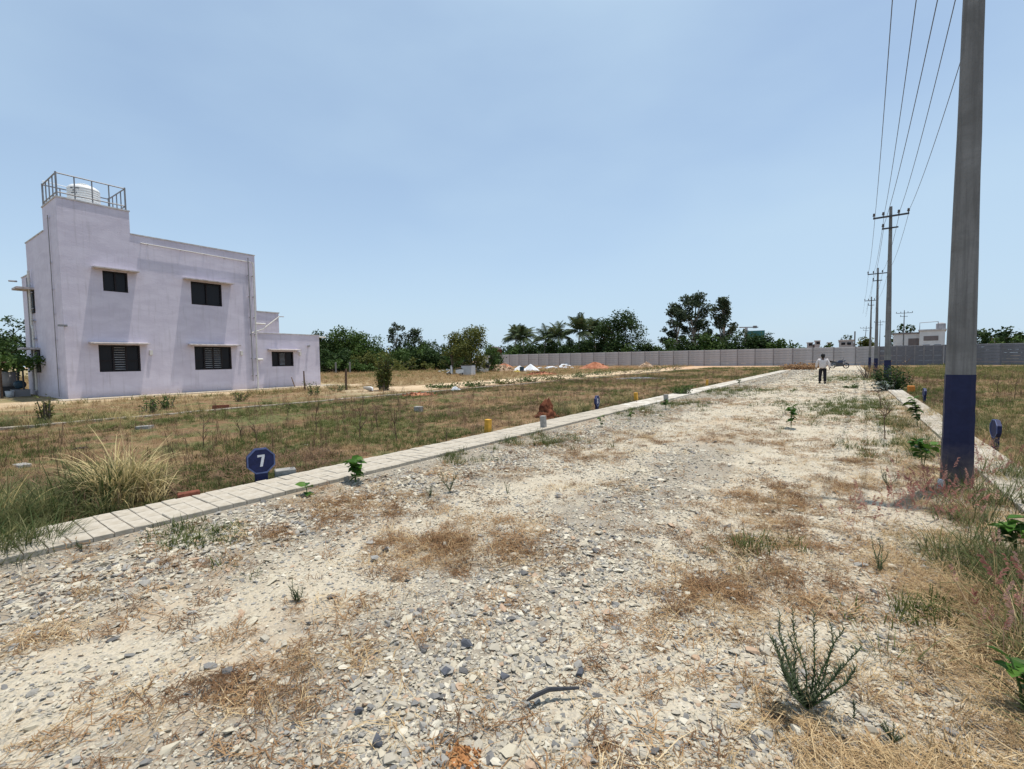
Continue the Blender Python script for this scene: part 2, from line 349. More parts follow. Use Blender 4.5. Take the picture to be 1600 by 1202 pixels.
def np_mesh(name, v, f, tint=None, smooth=False):     # v (n,3); f (m,k)
    me = bpy.data.meshes.new(name); me.vertices.add(len(v)); me.vertices.foreach_set('co', np.asarray(v, np.float32).ravel())
    k = f.shape[1]; me.loops.add(f.size); me.polygons.add(len(f))
    me.loops.foreach_set('vertex_index', f.ravel().astype(np.int32))
    me.polygons.foreach_set('loop_start', np.arange(0, f.size, k, dtype=np.int32))
    me.polygons.foreach_set('use_smooth', [smooth] * len(f))
    me.update(calc_edges=True); me.validate()
    if tint is not None:
        a = me.attributes.new('tint', 'FLOAT', 'FACE'); a.data.foreach_set('value', np.asarray(tint, np.float32))
    return me

# value noise in numpy
_T = rng.random((256, 256))
def vnoise(x, y):
    xi = np.floor(x).astype(int); yi = np.floor(y).astype(int); fx = x - xi; fy = y - yi
    fx = fx * fx * (3 - 2 * fx); fy = fy * fy * (3 - 2 * fy)
    g = lambda a, b: _T[a % 256, b % 256]
    return (g(xi, yi) * (1 - fx) + g(xi + 1, yi) * fx) * (1 - fy) + (g(xi, yi + 1) * (1 - fx) + g(xi + 1, yi + 1) * fx) * fy
def fbm(x, y, o=4):
    x = np.asarray(x, float); y = np.asarray(y, float)
    s = 0; a = .5; t = 0
    for i in range(o): s = s + a * vnoise(x * 2 ** i + 17 * i, y * 2 ** i + 31 * i); t += a; a *= .5
    return s / t

# ------------------------------------------------------------------ ground and roads
def axis_pts(lo, hi, c0, c1, fine, grow=1.18):
    a = list(np.arange(c0, c1 + 1e-6, fine)); st = fine
    p = c0
    L_ = []
    while p > lo: st *= grow; p -= st; L_.append(p)
    st = fine; p = c1; R_ = []
    while p < hi: st *= grow; p += st; R_.append(p)
    return np.array(L_[::-1] + a + R_)
def sheet(name, xs, ys, zf, m):
    gx, gy = np.meshgrid(xs, ys); z = zf(gx, gy)
    v = np.stack([gx.ravel(), gy.ravel(), z.ravel()], 1); nx = len(xs); ny = len(ys)
    i = (np.arange(ny - 1)[:, None] * nx + np.arange(nx - 1)[None, :]).ravel()
    f = np.stack([i, i + 1, i + nx + 1, i + nx], 1)
    return place(name, np_mesh(name, v, f, smooth=True), M[m])
RX0, RX1 = -5.05, 1.30
def ground_z(x, y):
    near = np.clip(1 - np.hypot(x, y) / 90, 0, 1)
    z = (fbm(x * .5, y * .5, 4) - .5) * .10 * near + (fbm(x * 3, y * 3, 3) - .5) * .03 * near
    inroad = (x > RX0 - .75) & (x < RX1 + .6) & (y > -40) & (y < 84)
    return np.where(inroad, -.12, z)
struct(sheet('ground', axis_pts(-1600, 1600, -17, 6, .16), axis_pts(-60, 2600, 0, 22, .16, 1.06), ground_z, 'ground'))
def road_z(x, y):
    rut = -.03 * np.exp(-((x + 3.1) / .5) ** 2) - .03 * np.exp(-((x + .9) / .5) ** 2) + .025 * np.exp(-((x + 2.0) / .6) ** 2)
    z = rut * np.clip(y / 4, .4, 1) + (fbm(x * 1.3, y * 1.3, 4) - .5) * .06 + (fbm(x * 9, y * 9, 3) - .5) * .018
    edge = np.clip((x - RX0) / .3, 0, 1) * np.clip((RX1 - x) / .3, 0, 1)
    return z * edge + .028 * (1 - edge) + .002
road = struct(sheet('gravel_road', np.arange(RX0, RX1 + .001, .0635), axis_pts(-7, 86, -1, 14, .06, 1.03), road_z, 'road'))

# ------------------------------------------------------------------ scatter by instancing (ground cover that nobody could count)
def protos(name, meshes):
    c = bpy.data.collections.new(name)
    for i, me in enumerate(meshes):
        c.objects.link(bpy.data.objects.new(f'{name}_{i:02d}', me))
    return c
def scatter(name, pts, rot, scl, idx, tint, coll, kind='stuff', parent=None):
    n = len(pts)
    me = bpy.data.meshes.new(name); me.vertices.add(n); me.vertices.foreach_set('co', np.asarray(pts, np.float32).ravel())
    for nm, ty, arr, key in (('rot', 'FLOAT_VECTOR', rot, 'vector'), ('scl', 'FLOAT_VECTOR', scl, 'vector'), ('idx', 'INT', idx, 'value'), ('tint', 'FLOAT', tint, 'value')):
        a = me.attributes.new(nm, ty, 'POINT'); a.data.foreach_set(key, np.asarray(arr, np.int32 if ty == 'INT' else np.float32).ravel())
    o = bpy.data.objects.new(name, me); COL.objects.link(o); o['kind'] = kind
    if parent: o.parent = parent
    ng = bpy.data.node_groups.new(name, 'GeometryNodeTree')
    ng.interface.new_socket('Geometry', in_out='INPUT', socket_type='NodeSocketGeometry'); ng.interface.new_socket('Geometry', in_out='OUTPUT', socket_type='NodeSocketGeometry')
    N = ng.nodes.new; gi = N('NodeGroupInput'); go = N('NodeGroupOutput'); ip = N('GeometryNodeInstanceOnPoints'); ci = N('GeometryNodeCollectionInfo')
    ci.inputs['Collection'].default_value = coll; ci.inputs['Separate Children'].default_value = True; ci.inputs['Reset Children'].default_value = True
    ip.inputs['Pick Instance'].default_value = True
    def na(nm, ty):
        a = N('GeometryNodeInputNamedAttribute'); a.data_type = ty; a.inputs['Name'].default_value = nm
        return next(s for s in a.outputs if s.enabled and s.name == 'Attribute')
    e2r = N('FunctionNodeEulerToRotation'); l = ng.links.new
    l(gi.outputs[0], ip.inputs['Points']); l(ci.outputs[0], ip.inputs['Instance']); l(na('idx', 'INT'), ip.inputs['Instance Index'])
    l(na('rot', 'FLOAT_VECTOR'), e2r.inputs[0]); l(e2r.outputs[0], ip.inputs['Rotation']); l(na('scl', 'FLOAT_VECTOR'), ip.inputs['Scale']); l(ip.outputs[0], go.inputs[0])
    md = o.modifiers.new('scatter', 'NODES'); md.node_group = ng
    return o
def stone_mesh(seed, m, flat=.6):
    r = random.Random(seed); bm = bmesh.new()
    pts = []
    for _ in range(11):
        v = Vector((r.gauss(0, 1), r.gauss(0, 1), r.gauss(0, 1))).normalized() * r.uniform(.42, .58); pts.append(bm.verts.new((v.x, v.y * r.uniform(.75, 1), v.z * flat)))
    bmesh.ops.convex_hull(bm, input=bm.verts)
    for v in [v for v in bm.verts if not v.link_faces]: bm.verts.remove(v)
    me = bpy.data.meshes.new('stone'); bm.to_mesh(me); bm.free(); me.materials.append(m); return me
def in_view(x, y, margin=60):
    # keep only what the photograph could show (with room at the sides)
    r = x * math.cos(YAW) + y * math.sin(YAW); f = -x * math.sin(YAW) + y * math.cos(YAW)
    return (f > .35) & (np.abs(r) < f * (860 + margin) / F_PX + .9)
def sample(n, fn_pos):    # uniform in log-distance & angle about the camera foot, so density falls with distance
    pass
def polar(n, d0, d1, power=1.0):
    # points on the ground with density ~ d^-power
    u = rng.random(n); a = 2 - power
    d = (d0 ** a + u * (d1 ** a - d0 ** a)) ** (1 / a) if abs(a) > 1e-6 else d0 * (d1 / d0) ** u
    th = rng.uniform(-.98, .98, n)                      # angle from the camera axis
    x = d * (math.cos(YAW) * np.sin(th) - math.sin(YAW) * np.cos(th)); y = d * (math.sin(YAW) * np.sin(th) + math.cos(YAW) * np.cos(th))
    return x, y, d

# patches of dry weeds on the road, read off the photograph: (px, py, half width px, half height px, weight)
BROWN = [(560, 790, 90, 22, .9), (690, 850, 110, 30, 1), (600, 880, 60, 18, .8), (470, 1035, 90, 16, .7), (380, 1090, 80, 30, .8), (440, 840, 60, 14, .8), (140, 935, 45, 16, .7), (260, 885, 70, 14, .6), (700, 830, 70, 20, .7),
         (920, 705, 60, 10, 1), (860, 700, 40, 10, .7), (1000, 680, 70, 6, .9), (1015, 688, 40, 5, .6), (1145, 682, 50, 10, 1), (1180, 680, 60, 8, .9), (1060, 655, 40, 4, .6), (1200, 655, 60, 4, .6), (975, 765, 30, 8, .8),
         (900, 760, 30, 6, .6), (1115, 628, 60, 5, .8), (1020, 645, 30, 4, .5), (1230, 690, 60, 6, .7), (1290, 700, 60, 8, .8), (1340, 720, 70, 14, .7), (1180, 870, 110, 50, 1.0), (1120, 920, 80, 30, .8), (1210, 780, 70, 25, .9), (1250, 820, 60, 20, .9),
         (1330, 760, 60, 20, .9), (840, 1040, 20, 10, .5), (60, 1000, 60, 8, .6), (1340, 660, 80, 6, .6), (1150, 800, 40, 8, .5), (1220, 606, 70, 4, .6), (1300, 612, 60, 3, .5), (1220, 720, 30, 5, .5), (760, 740, 60, 10, .5), (690, 745, 70, 8, .5), (1270, 650, 70, 8, .5)]
GREEN = [(300, 835, 60, 18, 1), (820, 690, 60, 8, 1), (690, 715, 60, 8, .6), (985, 640, 40, 8, .8), (1120, 612, 50, 5, .7), (1340, 635, 75, 14, 1), (1230, 632, 40, 5, .5), (1060, 632, 40, 5, .7), (880, 690, 35, 8, .7), (1400, 700, 60, 14, .8), (1150, 610, 60, 4, .7),
         (1200, 855, 60, 20, .5), (1480, 960, 90, 20, .4), (380, 890, 30, 10, .3), (1330, 592, 40, 4, .8), (1400, 660, 30, 12, .8)]
def blobs(lst, x, y, fall=1.0):
    s = np.zeros_like(x)
    for px, py, hw, hh, w in lst:
        c = G(px, py); a = G(px + hw, py); e = G(px, py - hh * .9); 
        v1 = np.array([a.x - c.x, a.y - c.y]); v2 = np.array([e.x - c.x, e.y - c.y])
        Mi = np.linalg.inv(np.stack([v1, v2], 1)); dx = x - c.x; dy = y - c.y
        p = Mi[0, 0] * dx + Mi[0, 1] * dy; q = Mi[1, 0] * dx + Mi[1, 1] * dy
        s = np.maximum(s, w * np.exp(-(p * p + q * q) * fall))
    return s
def right_verge(x, y):    # tangle of dry grass along the right edge, wide close to the camera
    lim = .42 - .75 * np.exp(-((y - 1.6) / 1.2) ** 2) - .30 * np.exp(-((y - 5) / 2.2) ** 2) + (fbm(x * 1.2 + 5, y * 1.2, 3) - .5) * .8 + np.clip((y - 9) * .02, 0, .5)
    return np.clip((x - lim) / .45, 0, 1)

# gravel
n = 520000
x, y, d = polar(n, .9, 60, 1.55)
on = (x > RX0 + .03) & (x < RX1 - .02) & in_view(x, y) & (y < 80)
big = np.exp(-((x + 4.25) / .75) ** 2) * 1.7 + .45 * np.clip((fbm(x * .7 + 9, y * .7, 3) - .48) * 8, 0, 1) + .95 * np.exp(-((x + 1.75 + .1 * (y - 4)) / .5) ** 2) * np.exp(-((y - 4.2) / 3.2) ** 2) + .4 * np.exp(-(((x - .1) / .6) ** 2 + ((y - 1.9) / .8) ** 2)) + .15
cover = np.clip(-.12 + 1.1 * (fbm(x * 1.5, y * 1.5 + 20, 4) - .36) * 2.2 + .55 * big, .24, 1.1)
keep = on & (rng.random(n) < cover)
x, y, d, big = x[keep], y[keep], d[keep], big[keep]; n = len(x)
s = (.007 + rng.gamma(1.7, .0047, n)) * (1 + 1.0 * big * rng.random(n)) * np.clip(.75 + d * .06, .8, 1.1); s = np.clip(s, .006, .07); s = np.maximum(s, d * .0020 * rng.uniform(.5, 1.5, n))
z = road_z(x, y) + s * .10
rot = np.stack([rng.normal(0, .25, n), rng.normal(0, .25, n), rng.uniform(0, 6.28, n)], 1)
scl = np.stack([s * rng.uniform(.8, 1.5, n), s * rng.uniform(.8, 1.3, n), s * rng.uniform(.55, .95, n)], 1)
tint = rng.random(n)
cstone = protos('gravel_shape', [stone_mesh(i, M['gravel'], .62) for i in range(10)])
struct(scatter('gravel', np.stack([x, y, z], 1), rot, scl, rng.integers(0, 10, n), tint, cstone), 'stuff', 'loose pale crushed stone lying all over the road', 'gravel')
# the largest loose stones, each its own piece of the road
stone_meshes = [stone_mesh(100 + i, M['stone'], .6) for i in range(8)]
k = 0
while k < 292:
    xx, yy, dd = polar(1, 1.2, 9, 1.7); xx, yy, dd = float(xx[0]), float(yy[0]), float(dd[0])
    if not (RX0 + .1 < xx < RX1 - .3 and bool(in_view(np.array([xx]), np.array([yy]), -60)[0])): continue
    if random.random() > .35 + .65 * math.exp(-((xx + 4.2) / .7) ** 2) + .3 * (xx > -2.3 and xx < -1): continue
    o = place('stone', stone_meshes[k % 8], None, road); sz = random.uniform(.045, .085) if dd > 2.5 else random.uniform(.04, .068)
    o.location = (xx, yy, float(road_z(np.array(xx), np.array(yy))) + sz * .12); o.scale = (sz * random.uniform(.9, 1.4), sz, sz * random.uniform(.5, .9)); o.rotation_euler = (random.gauss(0, .2), random.gauss(0, .2), random.uniform(0, 6.28)); k += 1

# ------------------------------------------------------------------ grass shapes
def blade_clump(seed, m, nb, h, spread, lean, width, segs=3, curl=1.0, hvar=.4):
    r = np.random.default_rng(seed); V = []; Fc = []
    for i in range(nb):
        a = r.uniform(0, 6.283); rr = spread * r.random() ** .5; bx, by = rr * math.cos(a), rr * math.sin(a)
        a2 = a + r.normal(0, .9); L_ = h * (1 + r.uniform(-hvar, hvar)); le = max(.02, lean * (1 + r.normal(0, .4)))
        dx, dy = math.cos(a2), math.sin(a2); wx, wy = -dy, dx; o = len(V); px_, pz = 0., 0.; ang = le * .35
        wb = width * r.uniform(.6, 1.3); side = r.normal(0, .15)
        for s_ in range(segs + 1):
            t = s_ / segs; w = wb * (1 - t) ** .7 * .5 if s_ < segs else 0
            sx = side * t * t * L_
            c = (bx + dx * px_ + wx * sx, by + dy * px_ + wy * sx, pz)
            if s_ < segs: V += [(c[0] - wx * w, c[1] - wy * w, c[2]), (c[0] + wx * w, c[1] + wy * w, c[2])]
            else: V.append(c)
            st = L_ / segs; px_ += math.sin(ang) * st; pz = max(.004, pz + math.cos(ang) * st); ang += le * curl * 1.3 / segs
        for s_ in range(segs - 1): Fc.append((o + 2 * s_, o + 2 * s_ + 1, o + 2 * s_ + 3, o + 2 * s_ + 2))
        Fc.append((o + 2 * segs - 2, o + 2 * segs - 1, o + 2 * segs))
    me = bpy.data.meshes.new('tuft'); me.from_pydata(V, [], Fc); me.materials.append(m); me.update(); return me
def flat_mat(seed, m, nb, rad, width, h=.03, lk=(.2, .6)):     # dead weed lying on the ground: short twigs in every direction
    r = np.random.default_rng(seed); V = []; Fc = []
    for i in range(nb):
        a = r.uniform(0, 6.283); rr = rad * r.random() ** .6; x0, y0 = rr * math.cos(a), rr * math.sin(a); z0 = r.random() * h * (1 - rr / rad * .6)
        b_ = r.uniform(0, 6.283); L_ = r.uniform(*lk) * rad; dz = r.normal(0, h * .5); o = len(V); w = width * r.uniform(.6, 1.4)
        x1, y1, z1 = x0 + L_ * math.cos(b_) * .5, y0 + L_ * math.sin(b_) * .5, z0 + abs(dz) + .004; b2 = b_ + r.normal(0, .5); x2, y2, z2 = x1 + L_ * math.cos(b2) * .5, y1 + L_ * math.sin(b2) * .5, max(.002, z0 + dz * .3)
        wx, wy = -math.sin(b_) * w, math.cos(b_) * w
        V += [(x0 - wx, y0 - wy, z0), (x0 + wx, y0 + wy, z0), (x1 + wx, y1 + wy, z1), (x1 - wx, y1 - wy, z1), (x2, y2, z2)]; Fc += [(o, o + 1, o + 2, o + 3), (o + 3, o + 2, o + 4)]
    me = bpy.data.meshes.new('mat'); me.from_pydata(V, [], Fc); me.materials.append(m); me.update(); return me
c_green = protos('green_tuft', [blade_clump(i, M['grass_green'], 16, .085, .06, .9, .006) for i in range(6)])
c_dry = protos('dry_tuft', [blade_clump(20 + i, M['grass_dry'], 16, .12, .06, 1.3, .0045) for i in range(6)])
c_brown = protos('brown_mat', [flat_mat(40 + i, M['grass_brown'], 46, .11, .0016, .016, (.4, 1.1)) for i in range(6)])
c_red = protos('red_mat', [flat_mat(44 + i, M['weed_red'], 40, .16, .0024, .035, (.3, 1.1)) for i in range(6)])
c_brownt = protos('brown_tuft', [blade_clump(90 + i, M['grass_brown'], 22, .085, .07, 1.8, .0035) for i in range(6)])
c_straw = protos('straw_mat', [flat_mat(50 + i, M['grass_dry'], 36, .15, .0015, .022, (.6, 1.7)) for i in range(6)])
c_long = protos('long_tuft', [blade_clump(60 + i, M['grass_dry'], 20, .38, .09, 1.5, .0045, 5) for i in range(6)])
c_longg = protos('long_green_tuft', [blade_clump(70 + i, M['grass_tall'], 24, .38, .10, 1.2, .0075, 5) for i in range(6)])
c_tall = protos('tall_tuft', [blade_clump(80 + i, M['grass_tall'], 22, .78, .16, .85, .021, 6, 1.15) for i in range(6)])

def cover_with(name, coll, n, d0, d1, power, mask, zf, s0, s1, tint_f, label, cat, grow=0., kind='stuff', nv=6, tilt=.15):
    x, y, d = polar(n, d0, d1, power); k = in_view(x, y) & (rng.random(n) < mask(x, y)); x, y, d = x[k], y[k], d[k]; m_ = len(x)
    s = rng.uniform(s0, s1, m_) * (1 + grow * d)
    o = scatter(name, np.stack([x, y, zf(x, y) - .003], 1), np.stack([rng.normal(0, tilt, m_), rng.normal(0, tilt, m_), rng.uniform(0, 6.28, m_)], 1), np.stack([s, s, s * rng.uniform(.7, 1.2, m_)], 1), rng.integers(0, nv, m_), tint_f(x, y), coll)
    return struct(o, kind, label, cat)
on_road = lambda x, y: (x > RX0) & (x < RX1) & (y < 84)
kerbL = lambda x, y: (x > RX0 - .78) & (x <= RX0)
kerbR = lambda x, y: (x >= RX1) & (x < RX1 + .52) & (y < 30)
field = lambda x, y: ~on_road(x, y) & ~kerbL(x, y) & ~kerbR(x, y) & (y < 86)
# short grass of the plots
plotmask = lambda x, y: field(x, y) * ((x > -16.2) | (y < 4) * (x > -19)) * np.clip((.5 * fbm(x * .9, y * .45, 4) + .5 * fbm(x * .35, y * .2 + 7, 3) - .46) * 9 + .6 * np.exp(-((x + 6.3) / .5) ** 2) + .5 * np.exp(-((x + 15) / 1.2) ** 2), .06, 1)
cover_with('short_grass', c_green, 150000, 3.5, 75, 1.0, plotmask, ground_z, .5, 1.1, lambda x, y: np.clip(rng.normal(.34, .22, len(x)) + (fbm(x * .3, y * .3, 3) - .5) * 1.5 - .25 * np.exp(-((x + 6.6) / 1.2) ** 2), 0, 1), 'short green grass covering the building plots', 'grass', .02)
cover_with('dead_grass', c_dry, 90000, 3.5, 75, 1.0, lambda x, y: field(x, y) * (x > -16.4) * np.clip((.60 - fbm(x * .9, y * .45, 4)) * 4, .05, .75), ground_z, .4, 1.0, lambda x, y: np.clip(rng.normal(.35, .2, len(x)), 0, 1), 'sparse dry grass between the green patches of the plots', 'dry grass', .02)
cover_with('dead_weeds', c_red, 15000, 4, 55, 1.0, lambda x, y: field(x, y) * (x > -16.4) * np.clip((fbm(x * .8 + 40, y * .5, 5) - .50) * 5, 0, .6), ground_z, .6, 1.5, lambda x, y: np.clip(rng.normal(.35, .2, len(x)), 0, 1), 'dark dead weed litter lying on the plots', 'weed litter', .03)
cover_with('field_grass', c_dry, 50000, 25, 105, 1.0, lambda x, y: (x < -22.5) * (x > -95) * (y < 87) * ~((x < -25.0) & (x > -40) & (y < 19)) * .8, ground_z, 1.0, 2.6, lambda x, y: np.clip(rng.normal(.3, .2, len(x)), 0, 1), 'dry grass of the open ground beyond the dirt street', 'dry grass', .008)
cover_with('field_grass_green', c_green, 26000, 25, 105, 1.0, lambda x, y: ((x < -22.5) * (x > -95) * (y < 70) * ~((x < -25) & (x > -40) & (y < 19)) | (x > 1.9) * (y > 12) * (y < 87)) * np.clip((fbm(x * .2, y * .2, 3) - .45) * 5, 0, 1), ground_z, 1.3, 3.2, lambda x, y: np.clip(rng.normal(.6, .2, len(x)), 0, 1), 'greener weeds scattered over the far open ground', 'weeds', .006)
cover_with('house_front_weeds', c_dry, 16000, 15, 34, 1.0, lambda x, y: (x < -16.6) * (x > -25.2) * (y < 15) * np.clip((fbm(x * .6, y * .6, 3) - .35) * 5, 0, 1), ground_z, .7, 1.6, lambda x, y: np.clip(rng.normal(.35, .25, len(x)), 0, 1), 'dry weeds on the earth between the house and the far kerb', 'dry weeds', .01)
c_sprig = protos('sprig', [flat_mat(140 + i, M['weed_red'], 14, .03, .0016, .25, (1.5, 4)) for i in range(6)])
cover_with('dead_sprigs', c_sprig, 2600, 5, 40, 1.0, lambda x, y: field(x, y) * (x > -16.4) * .8, ground_z, .6, 1.5, lambda x, y: np.clip(rng.normal(.3, .25, len(x)), 0, 1), 'small upright dead sprigs dotted over the plots', 'dead sprigs', .01)
# on the road
cover_with('brown_weed_tufts', c_brownt, 60000, 1.3, 50, 1.4, lambda x, y: on_road(x, y) * np.clip(blobs(BROWN, x, y, .9) + right_verge(x, y) * .35, 0, 1) ** 1.3 * np.clip((fbm(x * 6 + 4, y * 6, 3) - .48) * 9, 0, 1), lambda x, y: road_z(x, y), .5, 1.1, lambda x, y: np.clip(rng.normal(.4, .28, len(x)), 0, 1), 'tufty brown dead weeds standing a little above the gravel', 'dead weeds', .03)
brown_m = lambda x, y: on_road(x, y) * (np.clip(blobs(BROWN, x, y, .75) ** 1.2 * np.clip((fbm(x * 4.5, y * 4.5, 4) - .44) * 9, 0, 1) * .8, 0, 1) + .035)
cover_with('brown_weed_mats', c_brown, 75000, 1.2, 60, 1.45, brown_m, road_z, .5, 1.15, lambda x, y: np.clip(rng.normal(.5, .28, len(x)), 0, 1), 'flat brown dead weeds in patches on the gravel', 'dead weeds', .045)
cover_with('straw_mats', c_straw, 90000, 1.1, 50, 1.45, lambda x, y: on_road(x, y) * np.clip(blobs(BROWN, x, y, .7) * .16 + right_verge(x, y) * .75 * np.clip((fbm(x * 2.6, y * 2.6, 4) - .38) * 6, .08, 1) + .012, 0, 1) * (fbm(x * 5, y * 5, 2) > .35), road_z, .4, 1.0, lambda x, y: np.clip(rng.normal(.5, .28, len(x)), 0, 1), 'straw coloured dead stalks matted over the right road edge', 'straw', .03)
cover_with('road_grass', c_green, 190000, 2, 60, 1.2, lambda x, y: on_road(x, y) * (blobs(GREEN, x, y) * np.clip((fbm(x * 3, y * 3, 3) - .3) * 3.5, 0, 1)), road_z, .5, 1.3, lambda x, y: np.clip(rng.normal(.30, .2, len(x)), 0, 1), 'low green grass growing in patches on the gravel road', 'grass', .02)
cover_with('kerb_grass', c_green, 9000, 4, 60, 1.0, lambda x, y: ((x > -5.0) & (x < -4.6) | (x > -6.0) & (x < -5.76)) * np.clip((fbm(x * .8, y * .8, 3) - .42) * 6, 0, 1), ground_z, .8, 1.6, lambda x, y: np.clip(rng.normal(.35, .2, len(x)), 0, 1), 'green grass fringe along both edges of the left kerb', 'grass', .02)
# right verge: long bent dry grass with green under it and pink plumes
vz = lambda x, y: np.where(x < RX1, road_z(x, y), np.where(kerbR(x, y), .08, ground_z(x, y)))
tuss = lambda x, y: np.clip((fbm(x * 1.5 + 3, y * 1.5, 3) - .42) * 6, 0, 1)
cover_with('dry_verge_grass', c_long, 24000, 1.5, 16, 1.3, lambda x, y: (x < 3.2) * (right_verge(x - .18, y) > .3) * (y > 1.6) * tuss(x, y) * np.where(x > 1.3, .35, .62) * np.where((y > 5.2) & (y < 8), .3, 1) * ((y > 3.1) | (x > 1.1)), vz, .5, 1.0, lambda x, y: np.clip(rng.normal(.45, .28, len(x)), 0, 1), 'long bent dry grass along the right road edge', 'dry grass', 0, tilt=.45)
cover_with('green_verge_grass', c_longg, 11000, 2.2, 16, 1.2, lambda x, y: (x < 2.6) * (x > .7) * (y > 2.4) * np.clip((fbm(x * 1.1 + 13, y * 1.1, 3) - .44) * 6, 0, 1) * .7, vz, .5, 1.05, lambda x, y: np.clip(rng.normal(.35, .25, len(x)), 0, 1), 'greener grass growing through the dry grass beside the pole', 'grass', 0, tilt=.25)
cover_with('road_straw_tufts', c_dry, 9000, 1.4, 22, 1.3, lambda x, y: on_road(x, y) * np.clip(right_verge(x + .25, y) * .6 + blobs(BROWN, x, y) * .10, 0, 1) * (fbm(x * 4 + 8, y * 4, 2) > .5), road_z, .5, 1.1, lambda x, y: np.clip(rng.normal(.45, .25, len(x)), 0, 1), 'short upright dry tufts in the gravel', 'dry tufts', .02)
# pink plumes
def plume_mesh(seed):
    r = np.random.default_rng(seed); V = []; Fc = []
    for i in range(26):
        t = r.random(); o = len(V); L_ = .035 * (1 - .5 * t); a = r.uniform(0, 6.283); zz = .30 + t * .12; xx = .10 * (zz / .42) ** 2
        V += [(xx - .002, 0, zz), (xx + .002, 0, zz + .002), (xx + L_ * math.cos(a) * .5 + .01, L_ * math.sin(a) * .5, zz + .016), (xx + .02 + L_ * math.cos(a) * .6, L_ * .6 * math.sin(a), zz + .010)]; Fc.append((o, o + 1, o + 2, o + 3))
    o = len(V); V += [(-.001, 0, 0), (.001, 0, 0), (.055, .001, .31), (.053, -.001, .31)]; Fc.append((o, o + 1, o + 2, o + 3))
    me = bpy.data.meshes.new('plume'); me.from_pydata(V, [], Fc); me.materials.append(M['plume']); me.update(); return me
c_pl = protos('plume_shape', [plume_mesh(i) for i in range(5)])
PINK = [(1455, 785, 60, 16, 1), (1400, 805, 60, 18, .8), (1470, 800, 60, 14, .8), (1345, 825, 30, 12, .8), (1540, 755, 40, 16, .7), (1510, 830, 30, 12, .6), (1580, 1010, 50, 26, .9), (1590, 900, 30, 12, .4), (1500, 810, 60, 14, .6)]
cover_with('pink_plumes', c_pl, 60000, 2, 14, 1.2, lambda x, y: (x < 3) * blobs(PINK, x, y) * .5 * (y < 12), vz, .5, .95, lambda x, y: rng.random(len(x)), 'feathery pink seed heads above the dry grass by the pole', 'grass plumes', 0, nv=5, tilt=.35)

# ------------------------------------------------------------------ kerbs
def kerb(name, x0, x1, y0, y1, step, rows, limit, h, label_far=True, gap=.009, mk='kerb_concrete', bend=None):
    base = MB().box(x0 + .012, x1 - .012, y0, y1, -.15, h - .014).build(name, M['kerb_joint']); struct(base)
    w = (x1 - x0) / rows; mes = []
    for v in range(6):
        r = random.Random(v); c = .010
        mb = MB().bevbox(gap / 2, w - gap / 2, gap / 2, step - gap / 2, -h - .06, 0, min(c, .006))
        mb.v = [(a + r.uniform(-.003, .003), b_ + r.uniform(-.003, .003), z_ + r.uniform(-.003, .003)) for a, b_, z_ in mb.v]
        me = bpy.data.meshes.new('slab'); me.from_pydata(mb.v, [], mb.f); me.materials.append(M[mk]); me.update(); mes.append(me)
    k = 0; yy = y0; rest = MB()
    while yy < y1 - step * .5:
        for r_ in range(rows):
            if k < limit:
                o = place('kerb_slab', mes[random.randrange(6)], None, base); o.location = (x0 + r_ * w, yy, h + random.uniform(-.003, .003)); o.rotation_euler = (random.gauss(0, .012), random.gauss(0, .006), 0)
            else:
                dz = random.uniform(-.004, .004); rest.bevbox(x0 + r_ * w + gap / 2, x0 + (r_ + 1) * w - gap / 2, yy + gap / 2, yy + step - gap / 2, -.1, h + dz, .01)
            k += 1
        yy += step
    if rest.v: struct(rest.build('kerb_slabs_far', M['kerb_concrete'], base), 'stuff')
    return base
kerb('left_kerb', RX0 - .72, RX0, -.4, 56, .135, 3, 297, .075)
kerb('right_kerb', RX1, RX1 + .48, 3.2, 30.2, .135, 2, 292, .08)
kerb('far_kerb', -16.55, -16.35, -2, 60, .6, 1, 110, .05, mk='kerb_joint')
dr = random.Random(4)
